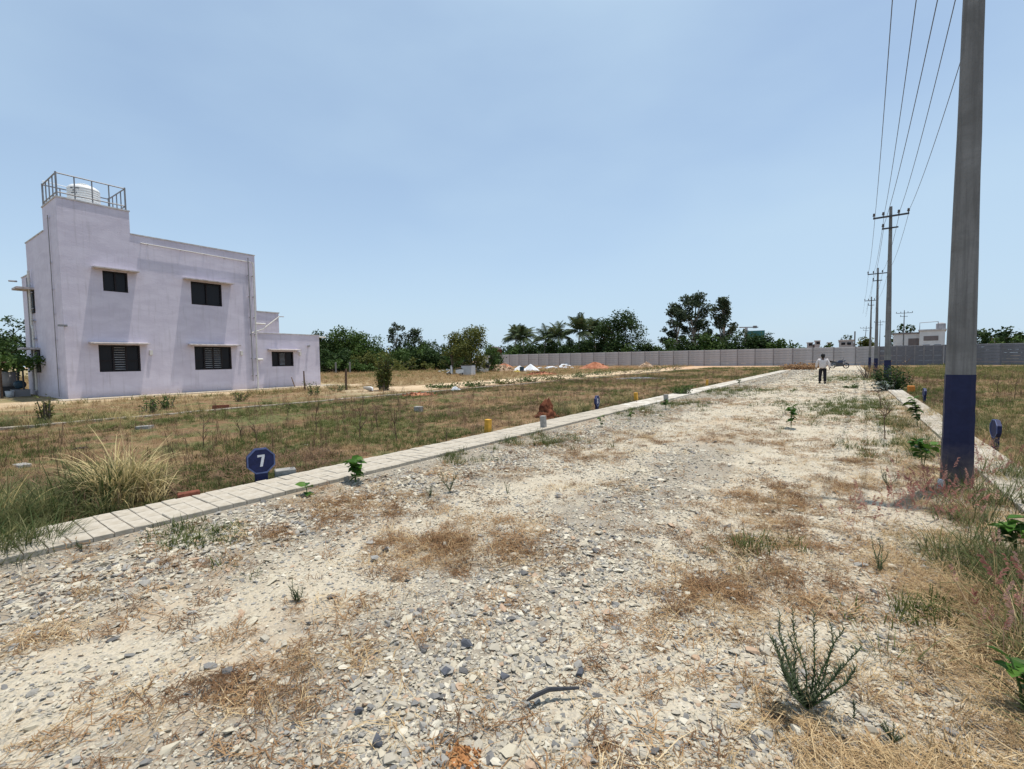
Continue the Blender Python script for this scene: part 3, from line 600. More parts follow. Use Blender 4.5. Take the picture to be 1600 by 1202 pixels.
# dry earth drifted over the kerb edge
# ------------------------------------------------------------------ numbered plot signs and boundary posts
def octo(r, n=8, off=math.pi / 8): return [(r * math.cos(off + i * 2 * math.pi / n), r * math.sin(off + i * 2 * math.pi / n)) for i in range(n)]
def glyph(mb, polys, s, x0, cy, cz, d=.004):
    for poly in polys: mb.prism([(cy + p * s, cz + q * s) for p, q in poly], 'x', x0, x0 + d)
SEVEN = [[(-.5, .9), (.5, .9), (.5, .62), (-.5, .56)], [(.5, .62), (.18, -.9), (-.2, -.9), (.1, .60)]]
def plot_sign(label, loc, rz, digit=None, r=.17, cat='plot sign'):
    t = thing('plot_sign', label, cat, loc, rz, 'numbered plot signs along the kerbs')
    cz = .30
    MB().box(-.028, .028, -.07, .07, -.12, cz - r * .90).build('stem', M['sign_blue'], t)
    b_ = MB(); pts = octo(r); b_.prism([(p, q + cz) for p, q in pts], 'x', -.026, .026); b_.build('plate', M['sign_blue'], t)
    rim = MB(); po = octo(r * .995); pi_ = octo(r * .90)
    for i in range(8):
        j = (i + 1) % 8; vs = []
        for xx in (.0262, .034): vs += [(xx, po[i][0], po[i][1] + cz), (xx, po[j][0], po[j][1] + cz), (xx, pi_[j][0], pi_[j][1] + cz), (xx, pi_[i][0], pi_[i][1] + cz)]
        rim.add(vs, [(4, 5, 6, 7), (0, 1, 5, 4), (1, 2, 6, 5), (2, 3, 7, 6), (3, 0, 4, 7)])
    rim.build('rim', M['blue_edge'], t)
    if digit == 7:
        g = MB(); glyph(g, SEVEN, .082, .0266, 0.0, cz + .005); g.build('number', M['white_paint'], t)
    if digit == 8:
        g = MB()
        for c_, rr in ((.042, .034), (-.034, .042)):
            for i in range(12):
                a0, a1 = i * math.pi / 6, (i + 1) * math.pi / 6
                g.prism([(rr * math.cos(a0), cz + c_ + rr * math.sin(a0)), (rr * math.cos(a1), cz + c_ + rr * math.sin(a1)), ((rr - .018) * math.cos(a1), cz + c_ + (rr - .018) * math.sin(a1)), ((rr - .018) * math.cos(a0), cz + c_ + (rr - .018) * math.sin(a0))], 'x', .0266, .0306)
        g.build('number', M['white_paint'], t)
    return t
s7 = at_d(408, 735, 6.45)
plot_sign('dark blue octagonal plot sign with a white 7 beside the left kerb', (-5.90, s7.y * -5.90 / s7.x, -.01), R(-14), 7)
p = G(929, 642); plot_sign('dark blue plot sign with a pale figure, beside tall grass and the red mound', (-5.93, p.y + .1, -.02), R(6), 8)
p = G(1540, 697); plot_sign('dark blue plot sign seen edge on, beside the right kerb just behind the big pole', (1.95, p.y + .1, -.02), R(186), None, .16)
p = G(1433, 628); plot_sign('small far plot sign at the right kerb near the orange post', (1.95, p.y, 0), R(184), None, .15)
def post(name, label, loc, w, h, m, cat, group=None, n=4):
    o = MB()
    if n == 4: o.bevbox(-w / 2, w / 2, -w / 2, w / 2, -.1, h, w * .08)
    else: o.lathe([(w / 2, -.1), (w / 2 * .96, h * .95), (w / 2 * .7, h), (0, h)], n)
    ob = o.build(name, m); ob.location = loc; ob.rotation_euler = (random.gauss(0, .02), random.gauss(0, .02), random.uniform(-.15, .15)); tag(ob, label, cat, group); return ob
g_ = 'yellow boundary posts beside the left kerb'
for (px, py, h, lb) in ((770, 684, .31, 'nearest yellow boundary post, beyond the left kerb before the red mound'), (1016, 630, .33, 'yellow boundary post behind the left kerb, second along the kerb'), (1116, 605, .36, 'farthest yellow boundary post, small at the end of the left kerb')):
    p = G(px, py); post('boundary_post', lb, (-5.90, p.y + (.1 if h > .31 else .25), 0), .105, h, M['yellow_paint'], 'post', g_)
p = G(1427, 614); post('boundary_post', 'short orange post standing beyond the right kerb', (2.0, p.y, 0), .22, .28, M['orange_paint'], 'post')
p = G(865, 676); post('marker_post', 'short grey concrete marker on the left kerb edge near the red mound', (-5.2, p.y + .1, .1), .10, .22, M['block'], 'marker post', 'grey marker posts at the kerb')
p = G(1068, 630); post('marker_post', 'short grey concrete marker at the kerb between the two far yellow posts', (-5.0, p.y, .0), .12, .27, M['block'], 'marker post', 'grey marker posts at the kerb')
p = G(1462, 730); post('marker_post', 'small grey stub post with white top touching the big blue based pole', (.83, 6.75, 0), .05, .14, M['white_paint'], 'marker post')
def block(name, label, px, py, sx, sy, sz, m, cat, rz=None, z=0):
    p = G(px, py); mb = MB().bevbox(-sx / 2, sx / 2, -sy / 2, sy / 2, 0, sz, .008)
    o = mb.build(name, m); o.location = (p.x, p.y, z - .01); o.rotation_euler = (random.gauss(0, .05), random.gauss(0, .05), random.uniform(0, 3) if rz is None else rz); tag(o, label, cat); return o
block('concrete_block', 'broken pale concrete block lying beside the number 7 sign', 446, 748, .24, .13, .14, M['block'], 'block', R(70))
block('brick', 'single red brick lying beyond the kerb left of the 7 sign', 296, 784, .20, .11, .12, M['brick'], 'brick', R(75))
block('concrete_block', 'small grey block lying alone in the grass of the plot', 654, 643, .22, .18, .16, M['block'], 'block', .4)
block('concrete_block', 'flat grey stone lying in green grass before the house', 226, 670, .30, .2, .08, M['block'], 'block', .7)
block('concrete_block', 'reddish block on the far kerb in front of the house', 345, 640, .45, .2, .16, M['brick'], 'block', 1.4)
block('litter_bag', 'scrap of turquoise plastic lying in the plot grass', 518, 712, .12, .05, .02, M['turquoise'], 'litter')
block('litter_bag', 'white crumpled paper lying in the grass near the bare weeds', 479, 697, .07, .05, .04, M['white_bag'], 'litter')
block('litter_bag', 'crumpled dark and white litter near the left picture edge', 35, 729, .28, .14, .05, M['block'], 'litter')
block('litter_bag', 'small dark litter in the dry grass left of the big grass tuft', 125, 703, .2, .12, .05, M['trousers'], 'litter')
# strip of black rubber and notable dark stones in the foreground gravel
a, b_ = G(823, 1111), G(905, 1092); mid = G(858, 1098)
path = [Vector((a.x, a.y, .045)), Vector((a.x * .6 + mid.x * .4 , a.y * .6 + mid.y * .4, .055)) , Vector((mid.x, mid.y, .06)), Vector((b_.x, b_.y, .05))]
tag(MB().tube(path, [.004, .010, .010, .006], 6).build('rubber_strip', M['black_rubber']), 'thin curved strip of black rubber lying on the foreground gravel', 'rubber strip')
for px, py, s_, lb in ((729, 1015, .062, 'dark stone lying alone on pale dust in the road middle'), (696, 1056, .055, 'dark blue grey stone just left of and nearer than the lone one'), (786, 1064, .048, 'dark flat stone below the lone one, farther right'), (909, 1058, .055, 'dark stone above the strip of black rubber'),
                       (590, 1168, .06, 'large dark stone at the bottom edge left of the orange soil'), (562, 1118, .045, 'dark stone in the bottom gravel between two pale ones'), (602, 858, .07, 'grey stone at the edge of a brown weed patch'), (585, 876, .075, 'flat pale brown topped stone below the weed patch')):
    p = G(px, py); me = stone_mesh(int(px), M['dark_stone'] if s_ < .066 else M['block'], .7); o = bpy.data.objects.new('stone', me); COL.objects.link(o)
    o.location = (p.x, p.y, float(road_z(np.array(p.x), np.array(p.y))) + s_ * .3); o.scale = (s_ * 1.2, s_, s_); o.rotation_euler = (.2, .1, px); tag(o, lb, 'stone')
def crumple(label, px, py, sz, m, cat='litter', name='litter_bag', seed=1):
    p = G(px, py); o = bpy.data.objects.new(name, stone_mesh(300 + seed, M[m], .7)); COL.objects.link(o); o.location = (p.x, p.y, sz * .22); o.scale = (sz * 1.3, sz, sz); o.rotation_euler = (.2, .1, seed); tag(o, label, cat)
def mound(name, label, cat, c, rx, ry, h, m, seed=1, rough=.35, lumps=0, lump_m=None, lump=.3, power=1.5, rz=0., n=26, group=None):
    r = np.random.default_rng(seed); V = []; Fc = []; na = 36
    for i in range(n + 1):
        t = i / n
        for k in range(na):
            a_ = 2 * math.pi * k / na; x_ = rx * t * math.cos(a_); y_ = ry * t * math.sin(a_)
            w = 1 + (float(fbm(math.cos(a_) * 1.5 + seed * 7, math.sin(a_) * 1.5 + seed * 3, 3)) - .5) * .5
            z_ = h * (1 - t ** power) ** 1.1 + (float(fbm(x_ / rx * 4 + seed, y_ / ry * 4 + seed * 2, 4)) - .5) * h * rough * 2 * (1 - t * .8)
            V.append((x_ * w, y_ * w, max(z_, -.05) if t < 1 else -.08))
    for i in range(n):
        for k in range(na): Fc.append((i * na + k, (i + 1) * na + k, (i + 1) * na + (k + 1) % na, i * na + (k + 1) % na))
    t_ = thing(name, label, cat, (c[0], c[1], 0), rz, group)
    me = bpy.data.meshes.new('heap'); me.from_pydata(V, [], Fc); me.polygons.foreach_set('use_smooth', [True] * len(Fc)); place('heap', me, m, t_)
    if lumps:
        Vs, Fs = [], []; mb = MB()
        for i in range(lumps):
            t = r.random() ** .6; a_ = r.uniform(0, 6.283); x_, y_ = rx * t * math.cos(a_), ry * t * math.sin(a_); z_ = h * max(0, (1 - t ** power)) ** 1.1 + .02
            s_ = lump * r.uniform(.4, 1.2); sm = stone_mesh(int(r.integers(0, 40)), m, .8); mt = Matrix.Translation((x_, y_, z_)) @ Euler((r.uniform(0, 3), r.uniform(0, 3), 0)).to_matrix().to_4x4() @ Matrix.Diagonal((s_, s_ * .8, s_ * .6, 1))
            mb.add([mt @ v.co for v in sm.vertices], [tuple(p_.vertices) for p_ in sm.polygons]); bpy.data.meshes.remove(sm)
        struct(mb.build('rubble', lump_m or m, t_), 'stuff')
    return t_
p = G(725, 1192); 
t_ = mound('soil_patch', 'small patch of orange soil in the gravel at the bottom edge', 'soil', (p.x, p.y, 0), .085, .06, .018, M['orange_soil'], 3, .6, 34, M['orange_soil'], .022); t_.location.z = .006

crumple('whitish litter heap on the green strip before the dirt street', 711, 611, .45, 'white_bag', 'litter', 'litter_bag', 1)
crumple('white sack on the ground beside the tall lone shrub', 576, 612, .55, 'white_bag', 'sack', 'sack', 2)
# ------------------------------------------------------------------ power poles and wires
PH = 8.2
POLES = [(1.0, 7.08), (1.42, 27.2), (1.66, 45.4), (1.88, 67)]
ARM = (-.6, -.27, .27, .6)
def tapered(mb, w0, d0, w1, d1, z0, z1, c=.18, zs=None):
    def ring(w, d): 
        cx, cy = w * c, d * c
        return [(-w / 2 + cx, -d / 2), (w / 2 - cx, -d / 2), (w / 2, -d / 2 + cy), (w / 2, d / 2 - cy), (w / 2 - cx, d / 2), (-w / 2 + cx, d / 2), (-w / 2, d / 2 - cy), (-w / 2, -d / 2 + cy)]
    zs = [z0 + (z1 - z0) * i / 16 for i in range(17)]; vs = []
    for z_ in zs:
        t = (z_ - z0) / (z1 - z0); r_ = ring(w0 + (w1 - w0) * t, d0 + (d1 - d0) * t); vs += [(p_[0] + random.gauss(0, .0012), p_[1] + random.gauss(0, .0012), z_) for p_ in r_]
    fs = [(i * 8 + k, i * 8 + (k + 1) % 8, (i + 1) * 8 + (k + 1) % 8, (i + 1) * 8 + k) for i in range(16) for k in range(8)] + [tuple(range(8))[::-1], tuple(16 * 8 + k for k in range(8))]
    mb.add(vs, fs)
def pole(label, x_, y_, h=PH, painted=True, lean=(0, 0), wdt=1., arm_w=1.0, rz=0.):
    t = thing('power_pole', label, 'power pole', (x_, y_, 0), rz, 'concrete power poles')
    t.rotation_euler = (lean[1], lean[0], rz)
    zb = 1.27 if painted else 0
    w = lambda z_: (.262 - .019 * z_) * wdt
    mb = MB(); tapered(mb, w(zb), w(zb) * .62, w(h), w(h) * .7, zb, h); mb.build('shaft', M['pole_concrete'], t)
    if painted:
        mb = MB(); tapered(mb, w(0) + .006, w(0) * .62 + .006, w(zb) + .006, w(zb) * .62 + .006, -.3, zb + .004); mb.build('painted_base', M['blue_paint'], t)
    MB().box(-.63 * arm_w, .63 * arm_w, -.13, -.07, h - .48, h - .41).build('crossarm', M['iron'], t)
    MB().box(-.31 * arm_w, .27 * arm_w, -.13, -.07, h - 1.0, h - .94).build('crossarm', M['iron'], t)
    for xx, zz in [(a_ * arm_w, h - .41) for a_ in ARM] + [(-.27 * arm_w, h - .94)]:
        MB().lathe([(.0, 0), (.018, 0), (.018, .06), (.05, .065), (.055, .10), (.03, .12), (.045, .15), (.03, .19), (.0, .2)], 8, (xx, -.10, zz)).build('insulator', M['porcelain'], t)
    return t
pole('nearest concrete power pole with dark blue painted base at the right road edge', *POLES[0], lean=(-.001, 0))
pole('second concrete power pole with two crossarms rising behind the shrub', *POLES[1], lean=(-.006, 0))
pole('third concrete power pole with blue base, left of the second', *POLES[2], lean=(-.004, 0))
pole('fourth concrete power pole, leftmost and smallest with crossarms in the near row', *POLES[3], lean=(.002, 0))
c_ = at_d(1411, 553, 95); pole('lone power pole in front of the white house beyond the wall', c_.x, c_.y + 0, at_d(1412, 485, 95).z, False, wdt=.9, arm_w=1.6)
c_ = at_d(1349, 553, 130); pole('thin far pole with one crossarm standing beyond the wall', c_.x, c_.y, at_d(1349.5, 510, 130).z, False, lean=(.05, 0), wdt=.8, arm_w=1.7)
c_ = at_d(1335, 553, 150); o = MB().box(-.15, .15, -.15, .15, 0, at_d(1335, 518, 150).z).build('far_post', M['pole_concrete']); o.location = (c_.x, c_.y, 0); tag(o, 'thin bare far post beyond the wall left of the leaning pole', 'post')
c_ = at_d(1374, 553, 115); pole('far pole almost hidden behind the near row of poles', c_.x, c_.y, at_d(1375, 500, 115).z, False, wdt=.8, arm_w=1.5)
specs = [(a_, PH - .23, lb) for a_, lb in zip(ARM, ('outermost wire on the road side of the pole row', 'inner wire on the road side from the upper crossarms', 'inner wire on the field side from the upper crossarms', 'outermost wire on the field side of the pole row'))] + [(-.27, PH - .76, 'lowest wire, carried by the short lower crossarms')]
for ax, az, lb in specs:
    pts = []
    ps = POLES + [(2.1, 90)]
    for (x0, y0), (x1, y1) in zip(ps, ps[1:]):
        sag = .45
        for i in range(24):
            t = i / 24; a0 = ax + (.27 if az < PH - .5 and y0 < 8 else 0) * (1 - t); pts.append((x0 + a0 + (x1 - x0) * t, y0 - .1 + (y1 - y0) * t, az - 4 * sag * t * (1 - t)))
    tag(MB().tube(pts, .0075, 4).build('power_wire', M['wire']), 'thin dark power line, ' + lb, 'wire', 'power lines along the row of poles')
# ------------------------------------------------------------------ compound wall of precast panels (Y = 88)
WY = 88.0; BAY = 2.75; WH = 2.85
panel_me = {}
def wall_run(label, x0, x1, mp_, mpost, rows=7, bay=BAY, y=WY, wh=WH, posts_proud=.05, name='compound_wall'):
    t = thing(name, label, 'wall', (x0, y, 0)); nb = int(round((x1 - x0) / bay)); rh = wh / rows; mes = []
    for v in range(4):
        r = random.Random(v); d_ = r.uniform(-.006, .006)
        mb = MB().bevbox(.06, bay - .06, -.07 + d_, .02, 0, rh - .016, .035)
        me = bpy.data.meshes.new('panel'); me.from_pydata(mb.v, [], mb.f); me.materials.append(mp_); me.update(); mes.append(me)
    pm = bpy.data.meshes.new('post'); mb = MB().bevbox(-.075, .075, -.05 - posts_proud, .10, -.2, wh + .05, .015); pm.from_pydata(mb.v, [], mb.f); pm.materials.append(mpost); pm.update()
    for i in range(nb):
        for j in range(rows):
            o = place('panel', mes[random.randrange(4)], None, t); o.location = (i * bay, random.uniform(-.012, .012), j * rh + .01); o.rotation_euler = (random.gauss(0, .012), 0, 0)
    for i in range(nb + 1):
        o = place('post', pm, None, t); o.location = (i * bay, 0, random.uniform(-.03, .02))
    return t
wall_run('long grey precast concrete panel wall closing the far end of the plots', -73.5, 3.5, M['grey_wall'], M['wall_post'])
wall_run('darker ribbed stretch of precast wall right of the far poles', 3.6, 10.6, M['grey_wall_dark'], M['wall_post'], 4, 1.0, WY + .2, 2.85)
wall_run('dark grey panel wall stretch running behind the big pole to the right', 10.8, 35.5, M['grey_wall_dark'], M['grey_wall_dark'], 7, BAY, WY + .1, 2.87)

# ------------------------------------------------------------------ the house
TH = .030
house = thing('house', 'two storey lavender plastered house with dark windows and white rooftop water tank', 'house', (-27.95, 4.735, 0), 0)
# local frame: u runs along the long facade (+y), v runs to the back (-x)
house.rotation_euler = (0, 0, TH)
def HB(mb, u0, u1, v0, v1, z0, z1): return mb.box(-v1, -v0, u0, u1, z0, z1)
WINS = [(1.42, 2.35, 4.98, 5.92), (5.0, 6.5, 4.69, 5.90), (1.12, 2.68, 1.21, 2.47), (5.02, 6.86, 1.21, 2.47)]
AWIN = (9.16, 10.54, 1.32, 2.22)
def facade(mb, u0, u1, z0, z1, holes, v=0., dep=.14):
    us = sorted({u0, u1, *[h_[0] for h_ in holes], *[h_[1] for h_ in holes]}); zs = sorted({z0, z1, *[h_[2] for h_ in holes], *[h_[3] for h_ in holes]})
    for a_, b2 in zip(us, us[1:]):
        for c2, d2 in zip(zs, zs[1:]):
            if any(h_[0] - 1e-6 <= a_ and b2 <= h_[1] + 1e-6 and h_[2] - 1e-6 <= c2 and d2 <= h_[3] + 1e-6 for h_ in holes): continue
            mb.add([(-v, a_, c2), (-v, b2, c2), (-v, b2, d2), (-v, a_, d2)], [(0, 1, 2, 3)])
    for a_, b2, c2, d2 in holes:
        for q in (((0, a_, c2), (0, b2, c2), (1, b2, c2), (1, a_, c2)), ((0, a_, d2), (0, b2, d2), (1, b2, d2), (1, a_, d2)), ((0, a_, c2), (0, a_, d2), (1, a_, d2), (1, a_, c2)), ((0, b2, c2), (0, b2, d2), (1, b2, d2), (1, b2, c2))):
            mb.add([(-v - dep * e, f_, g2) for e, f_, g2 in q], [(0, 1, 2, 3)])
def shell(name, u0, u1, v0, v1, z1, holes=(), m='plaster', par=.9):
    mb = MB(); facade(mb, u0, u1, -.3, z1, list(holes), v0)
    mb.add([(-v1, u0, -.3), (-v1, u1, -.3), (-v1, u1, z1), (-v1, u0, z1)], [(0, 1, 2, 3)])
    for u_ in (u0, u1): mb.add([(-v0, u_, -.3), (-v1, u_, -.3), (-v1, u_, z1), (-v0, u_, z1)], [(0, 1, 2, 3)])
    t = .15       # parapet: inner faces and roof deck
    zr = z1 - par; iu0, iu1, iv0, iv1 = u0 + t, u1 - t, v0 + t, v1 - t
    mb.add([(-iv0, iu0, zr), (-iv0, iu1, zr), (-iv1, iu1, zr), (-iv1, iu0, zr)], [(0, 1, 2, 3)])
    for a_, b2 in (((iv0, iu0), (iv0, iu1)), ((iv0, iu1), (iv1, iu1)), ((iv1, iu1), (iv1, iu0)), ((iv1, iu0), (iv0, iu0))): mb.add([(-a_[0], a_[1], zr), (-b2[0], b2[1], zr), (-b2[0], b2[1], z1), (-a_[0], a_[1], z1)], [(0, 1, 2, 3)])
    w = mb.build(name, M[m], house)
    cp = MB()
    cu = u0 - .03 if name != 'main_walls' else 2.545; cv = v0 - .03 if name != 'main_walls' else 2.455
    for (a_, b2, c2, d2) in ((cu, u1 + .03, v0 - .03, v0 + t + .02), (u0 - .03, u1 + .03, v1 - t - .02, v1 + .03), (u0 - .03, u0 + t + .02, max(cv, v0 + t + .022), v1 - t - .022), (u1 - t - .02, u1 + .03, v0 + t + .022, v1 - t - .022)): HB(cp, a_, b2, c2, d2, z1, z1 + .05)
    cp.build('coping', M['coping'], w)
    return w
main = shell('main_walls', 0, 8.35, 0, 6.2, 7.80, WINS)
tower = MB()
u1, v1 = 2.54, 2.45
HB(tower, 0, u1, 0, v1, 7.801, 8.86).build('stair_tower', M['plaster'], house)
HB(MB(), -.03, u1 + .03, -.03, v1 + .03, 8.861, 8.92).build('coping', M['coping'], house)
shell('annex_walls', 8.352, 12.35, .05, 6.0, 3.30, [AWIN], par=.3)
ub = MB(); facade(ub, 8.353, 9.69, 3.352, 4.6, [], .06); 
HB(MB(), 8.353, 9.69, .06, 3.5, 3.352, 4.56).build('annex_upper_wall', M['plaster'], house); HB(MB(), 8.354, 9.73, .02, 3.55, 4.561, 4.62).build('coping', M['coping'], house)
shell('rear_walls', .12, 7.8, 6.202, 8.4, 6.3, par=.6)
def window(u0, u1, z0, z1, style, v=.0, label=None):
    # frame is the part; panes and louvres its pieces
    x = -v - .11; fw = .06; fr = MB()
    fr.box(x, x + .06, u0 + .002, u0 + fw, z0 + .002, z1 - .002); fr.box(x, x + .06, u1 - fw, u1 - .002, z0 + .002, z1 - .002)
    fr.box(x, x + .06, u0 + fw, u1 - fw, z0 + .002, z0 + fw); fr.box(x, x + .06, u0 + fw, u1 - fw, z1 - fw, z1 - .002)
    n_ = 4 if style == 4 else (3 if style else 2); W = (u1 - u0 - 2 * fw) / n_
    for i in range(1, n_): uu = u0 + fw + i * W; fr.box(x + .002, x + .056, uu - .03, uu + .03, z0 + fw, z1 - fw)
    if style: zm = z0 + (z1 - z0) * .42
    o = fr.build('window', M['window_frame'], house)
    if label: o['label'] = label
    for i in range(n_):
        a_, b2 = u0 + fw + i * W + (.03 if i else 0), u0 + fw + (i + 1) * W - (.03 if i < n_ - 1 else 0)
        lou = style and ((n_ == 3 and i == 1) or (n_ == 4 and i in (1, 2)))
        MB().box(x - .03, x - .015, a_, b2, z0 + fw, z1 - fw).build('pane', M['glass'], o)
        if lou:
            k_ = 10; dz = (z1 - z0 - 2 * fw) / k_
            for j in range(k_):
                zz = z0 + fw + (j + .5) * dz; mt = Matrix.Translation((x + .02, 0, zz)) @ Matrix.Rotation(R(35), 4, 'Y')
                MB().box(-.022, .022, a_ + .004, b2 - .004, -.005, .005, mt).build('louvre', M['louvre'], o)
        elif style:
            MB().box(x, x + .045, a_, b2, zm - .03, zm + .03).build('rail', M['window_frame'], o)
    # sunshade above, its own part of the house
for (a_, b2, c2, d2), st in zip(WINS, (0, 0, 3, 4)): window(a_, b2, c2, d2, st)
window(*AWIN, 3, .05)
for (a_, b2, z_, v_) in ((1.05, 2.72, 5.97, 0), (4.65, 7.0, 5.95, 0), (.78, 2.98, 2.52, 0), (4.72, 7.2, 2.52, 0), (8.9, 10.85, 2.30, .05)):
    MB().prism([(-v_ + .001, z_), (-v_ + .42, z_ - .01), (-v_ + .42, z_ + .045), (-v_ + .001, z_ + .085)], 'y', a_, b2).build('sunshade', M['chajja'], house)
# side wall (faces the camera's left, in shade): sunshades, recessed window, pipes
for vv, zz in ((5.0, 5.35), (4.6, 2.35)):
    MB().box(-vv - 1.1, -vv, -.62, -.001, zz, zz + .1).build('sunshade', M['chajja'], house)
    o = MB().box(-vv - .95, -vv - .05, -.03, -.002, zz - 1.15, zz - .02).build('window', M['window_frame'], house)
    MB().box(-vv - .88, -vv - .12, -.045, -.031, zz - 1.08, zz - .09).build('pane', M['glass'], o)
def pipe(pts, r, m='pvc', brackets=()):
    o = MB().tube(pts, r, 8).build('drain_pipe', M[m], house)
    for a_, b2 in brackets: MB().tube([a_, b2], r * .8, 5).build('pipe_clip', M['pvc_dark'], o)
    return o
pipe([(-1.25, -.06, 8.3), (-1.25, -.06, .1)], .018, 'pvc_dark', [((-1.5, -.03, z_), (-1.1, -.08, z_)) for z_ in (8.2, 6.2, 5.0, 3.9, 2.7, 1.4)])
pipe([(-5.3, -.12, 6.3), (-5.3, -.12, 3.6), (-5.15, -.12, 3.4), (-5.15, -.12, .3)], .05, 'pvc', [((-5.5, -.1, z_), (-5.0, -.1, z_)) for z_ in (5.2, 4.4, 3.8, 2.9, 2.0)])
pipe([(-5.65, -.12, 6.0), (-5.65, -.12, .3)], .045, 'pvc_dark')
MB().tube([(-8.3, -.1, 6.1), (-8.75, -.3, 6.15)], .05, 6).build('spout', M['pvc_dark'], house)
# facade pipes
pts = [(.08, 2.9, 7.45), (.08, 8.1, 7.38)]
pipe(pts, .022, 'pvc', [((0, u_, 7.44 - .013 * (u_ - 2.9)), (.10, u_, 7.44 - .013 * (u_ - 2.9))) for u_ in (2.95, 3.2, 4.6, 5.7, 6.7, 7.6)])
pipe([(.20, 8.1, 7.38), (.20, 8.16, 7.2), (.20, 8.16, 0.05)], .04, 'pvc', [((0, 8.16, z_), (.2, 8.16, z_)) for z_ in (6.6, 5.4, 4.2, 3.2, 1.8, .8)])
pipe([(.13, 7.92, 7.6), (.13, 7.92, .5)], .03, 'pvc_dark', [((0, 7.92, z_), (.13, 7.92, z_)) for z_ in (6.6, 5.4, 4.2, 3.2, 1.8, .8)])
pipe([(.16, 9.6, 4.35), (.16, 8.6, 3.55), (.16, 7.95, 3.3)], .035, 'pvc', [((.05, 9.6, 4.36), (.16, 9.9, 4.36))])
pipe([(.16, 8.2, 3.85), (.16, 8.75, 3.85)], .045)
pipe([(.18, 8.2, 1.75), (.18, 8.5, 1.75)], .06)
MB().tube([(.05, 12.3, 3.2), (.05, 12.75, 3.2)], .05, 6).build('spout', M['pvc'], house)
MB().lathe([(0, -.1), (.06, -.1), (.085, 0), (.07, .02), (0, .02)], 10, (.06, 11.55, 2.6), 'x').build('wall_lamp', M['pvc_dark'], house)
for u_ in (3.10, 7.38, 10.95): MB().box(.001 if u_ < 9 else -.049, .09 if u_ < 9 else .05, u_ - .06, u_ + .06, 2.0, 2.24).build('wall_lamp', M['pvc'], house)
o = MB().tube([(0, .02, 3.25), (.10, .0, 3.28)], .02, 6).box(.08, .30, -.22, .06, 3.24, 3.32).build('wall_lamp', M['steel'], house)
MB().box(-.25, 1.1, -.4, 13.0, -.2, .04).build('plinth_apron', M['earth_slab'], house)
# railing round the tower roof
rl = MB(); zt = 8.922; hh_ = 1.0
def bar(mb, a_, b2, r=.03): mb.tube([a_, b2], r, 5)
cs = [(-.05, .05), (-.05, u1 - .1), (-v1 + .05, u1 - .1), (-v1 + .05, .05)]
rail = MB()
for i in range(4):
    a_, b2 = cs[i], cs[(i + 1) % 4]
    for z_ in (zt + .18, zt + hh_): bar(rail, (*a_, z_), (*b2, z_))
rail_o = rail.build('railing', M['steel'], house)
for i in range(4):
    a_, b2 = Vector(cs[i]), Vector(cs[(i + 1) % 4]); n_ = 4
    for k in range(n_):
        q = a_.lerp(b2, k / n_); o = MB().tube([(q.x, q.y, zt), (q.x, q.y, zt + hh_ + (.05 if k == 0 else 0))], .038 if k == 0 else .026, 5).build('baluster', M['steel'], rail_o)
MB().tube([(-v1 + .1, .1, zt + hh_), (-v1 - .2, .1, zt + hh_ + .25), (-v1 - .1, 1.9, zt + hh_ + .15)], .015, 5).build('pipe', M['pvc'], house)
MB().box(-6.9, -6.7, .15, .2, 6.35, 7.0).box(-6.9, -6.5, .15, .2, 6.95, 7.0).build('roof_rail', M['steel'], house)
# water tank on the tower
tk = thing('water_tank', 'white ribbed plastic water tank standing on the house roof inside a railing', 'water tank', house.matrix_world @ Vector((0, 0, 0)))
tk.scale = (.9, .9, .9); tk.location = Matrix.Translation(house.location) @ Matrix.Rotation(TH, 4, 'Z') @ Vector((-1.35, 1.25, 8.925))
prof = [(.0, 0), (.62, 0), (.64, .04)]
for i in range(8): z_ = .08 + i * .115; prof += [(.64, z_), (.655, z_ + .02), (.655, z_ + .055), (.64, z_ + .075), (.632, z_ + .095)]
prof += [(.62, 1.02), (.52, 1.10), (.26, 1.17), (.22, 1.18), (.22, 1.22)]
MB().lathe(prof, 32).build('body', M['tank_plastic'], tk, True)
MB().lathe([(.0, 1.27), (.15, 1.265), (.25, 1.24), (.25, 1.20), (.0, 1.20)], 20).build('lid', M['tank_plastic'], tk, True)
g = MB()
for z_, w_ in ((.86, .46), (.74, .16), (.62, .30)):
    for i in range(int(w_ / .045)):
        a_ = -.75 + (i * .045 - w_ / 2) / .66; 
        if random.random() < .85: g.box(.657, .661, -.016, .016, z_ - .022, z_ + .022, Matrix.Rotation(a_, 4, 'Z'))
g.build('lettering', M['ink'], tk)
# clutter at the side wall of the house
hm = Matrix.Translation(house.location) @ Matrix.Rotation(TH, 4, 'Z')
def hp(u, v, z=0): return hm @ Vector((-v, u, z))
t = thing('water_pump', 'dark pump and valves on a stand against the shaded side of the house', 'pump', hp(-.55, 6.2))
MB().box(-.5, .5, -.3, .3, .0, .35).build('base', M['house_grey'], t); MB().lathe([(.0, -.35), (.2, -.35), (.22, -.1), (.22, .2), (.1, .3), (0, .3)], 12, (0, 0, .6), 'x').build('motor', M['barrel_blue'], t, True)
MB().tube([(-.4, 0, .3), (-.4, 0, 1.7), (-.1, .2, 1.9)], .05, 6).tube([(.3, .1, .3), (.3, .1, 1.3), (0, .2, 1.4)], .04, 6).build('pipes', M['iron'], t)
t = thing('bucket', 'white bucket standing by the pump at the house side', 'bucket', hp(-1.0, 5.6)); MB().lathe([(0, 0), (.13, 0), (.17, .32), (.165, .32), (.12, .02), (0, .02)], 14).build('body', M['white_bag'], t, True); MB().tube([(.17, 0, .3), (.1, 0, .42), (-.1, 0, .42), (-.17, 0, .3)], .006, 4).build('handle', M['iron'], t)
